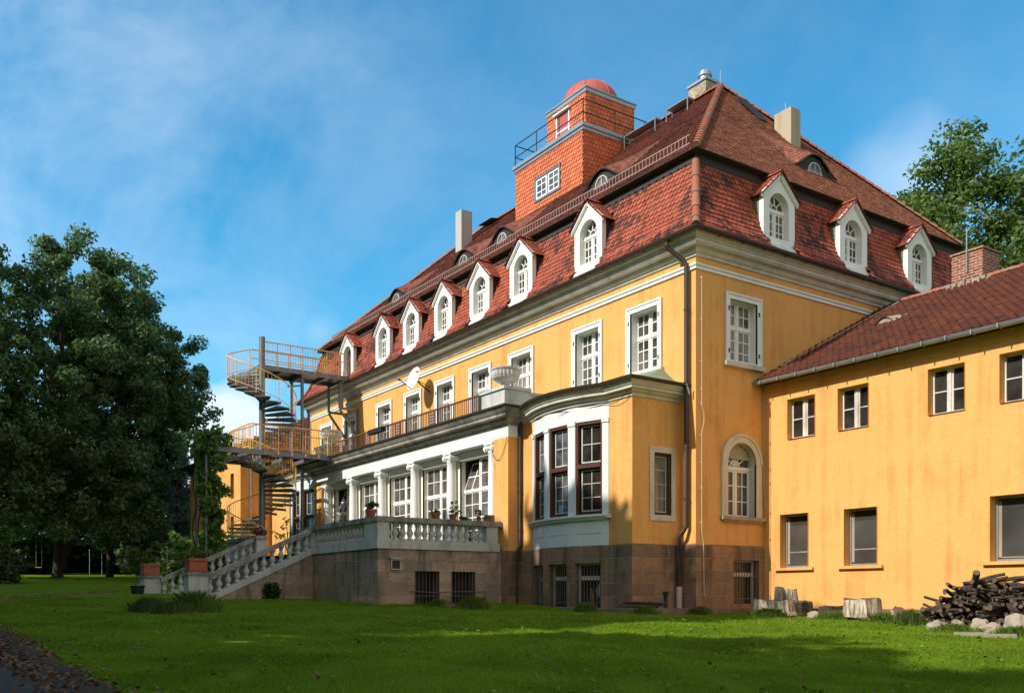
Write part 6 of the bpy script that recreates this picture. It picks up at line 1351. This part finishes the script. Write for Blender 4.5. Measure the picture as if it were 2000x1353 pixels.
# ---- far lawn: poles, swing
for (px, d, h, lb) in ((199, 62, 2.0, 'thin pale pole standing on the far lawn right of the oak trunks'), (326, 40, 1.7, 'thin white pole in the bushes left of the stair balustrade'), (175, 64, 1.7, 'thin grey pole on the far lawn behind the oak trunk')):
    p = PG(px, d); m = MB(); m.tube([p, (p[0], p[1], p[2] + h)], 0.024, 7); m.lathe((p[0], p[1], p[2] + h), [(0.045, -0.02), (0.05, 0.03), (0.01, 0.07)], 7); tag(m.build('garden_pole', 'zinc'), lb, 'pole')
p = PG(76, 60); t = thing('tree_swing', 'small swing hanging in the shade under the left oak', 'swing', p); m = MB(); m.box(Fr((p[0], p[1], p[2] + 0.55), (RT.x, RT.y, 0), (-FW.x, -FW.y, 0)), -0.2, 0.2, -0.08, 0.08, 0, 0.03); m.build('seat', 'grey_wood', t); m = MB()
for s_ in (-1, 1): q = Vector(p) + RT * 0.18 * s_; m.tube([q + Vector((0, 0, 0.55)), q + Vector((0, 0, 3.2))], 0.008, 4)
m.build('rope', 'stone', t)
# stone edging of the garden path at the left
m = MB(); k = 0
for i in range(22):
    t_ = i / 21; x, y = -12.4 + t_ * (-6.0), -15.8 + t_ * 4.6; z = gz(x, y); m.box(Fr((x, y, z), (-0.79, 0.61, 0), (-0.61, -0.79, 0)), -0.15, 0.15, -0.06, 0.06, -0.1, 0.05 + 0.02 * (i % 3))
k_ = m.build('path_edging', 'granite_plain'); k_['kind'] = 'structure'

# ------------------------------------------------------------------ grass and leaf litter
def footprint(x, y):
    return (y > -6.6) & (x > -21) & (x < -6.15) | (y > -2.8) & (x < 1.2) | (y > 2.5) | (y < -16.85) & (y > -19.6) | (x < -11.2) & (x > -17.2) & (y > -10.7) & (y < -6)
q = np.random.default_rng(77); Vs = []
def blades(d0, d1, dens, h, wd):
    area_w = 1.16; n = int(dens * (d1 - d0) * area_w * (d0 + d1) / 2); d = np.sqrt(q.uniform(d0 ** 2, d1 ** 2, n)); s = q.uniform(-0.58, 0.58, n) * d
    x = CAM.x + FW.x * d + RT.x * s; y = CAM.y + FW.y * d + RT.y * s; ok = ~footprint(x, y); x, y, d, s = x[ok], y[ok], d[ok], s[ok]; n = len(x)
    clump = 0.75 + 0.5 * np.sin(x * 2.3 + np.sin(y * 1.7) * 2) * np.sin(y * 2.9 + x)
    z = CAM.z - 1.30 + 0.036 * d - 0.012 * s; hh = h * q.uniform(0.45, 1.15, n) * clump; an = q.uniform(0, 6.283, n); le = q.normal(size=(n, 2)) * 0.55
    P = np.c_[x, y, z - 0.005]; wv = np.c_[np.cos(an), np.sin(an), np.zeros(n)] * (wd * q.uniform(0.6, 1.3, n))[:, None]; tip = P + np.c_[le * hh[:, None], hh]
    Vs.append(np.stack([P - wv, P + wv, tip], 1).reshape(-1, 3))
blades(7.6, 13, 2600, 0.065, 0.0042); blades(13, 19, 1300, 0.065, 0.006); blades(19, 30, 520, 0.07, 0.009)
V = np.concatenate(Vs); F = np.arange(len(V)).reshape(-1, 3); gr = raw_mesh('grass', V, F, 'grass_blade', nv=3); gr['kind'] = 'stuff'
P = []
for k in range(2600):
    d = math.sqrt(rng.uniform(7.8 ** 2, 22 ** 2)); s_ = rng.uniform(-0.55, 0.55) * d; p = CAM + FW * d + RT * s_
    if math.sin(p.x * 1.3 + math.sin(p.y)) * math.sin(p.y * 0.9 + 1) > rng.uniform(-0.6, 0.9) and not footprint(np.array(p.x), np.array(p.y)): P.append((p.x, p.y, gz(p.x, p.y) + 0.04))
P = np.array(P); V, F = leaves(P, np.full(len(P), 0.05), 4, 0.03, 98, flat=1.5, aspect=0.8); lf = raw_mesh('clover', V, F, 'clover_leaf'); lf['kind'] = 'stuff'
P = []; n1_ = 1900
for k in range(n1_):
    x = rng.uniform(-6, 10.5); y = -16.98 + rng.gauss(0, 0.22); P.append((x, y, gz(x, y) + 0.035))
for k in range(220):
    d = rng.uniform(8, 26); s_ = rng.uniform(-0.55, 0.55) * d; p = CAM + FW * d + RT * s_
    if not footprint(np.array(p.x), np.array(p.y)): P.append((p.x, p.y, gz(p.x, p.y) + 0.045))
P = np.array(P); V, F = leaves(P, np.full(len(P), 0.01), 1, 0.037, 99, flat=1.3, aspect=0.7); lf = raw_mesh('fallen_leaves', V, F, 'dry_leaf'); lf['kind'] = 'stuff'
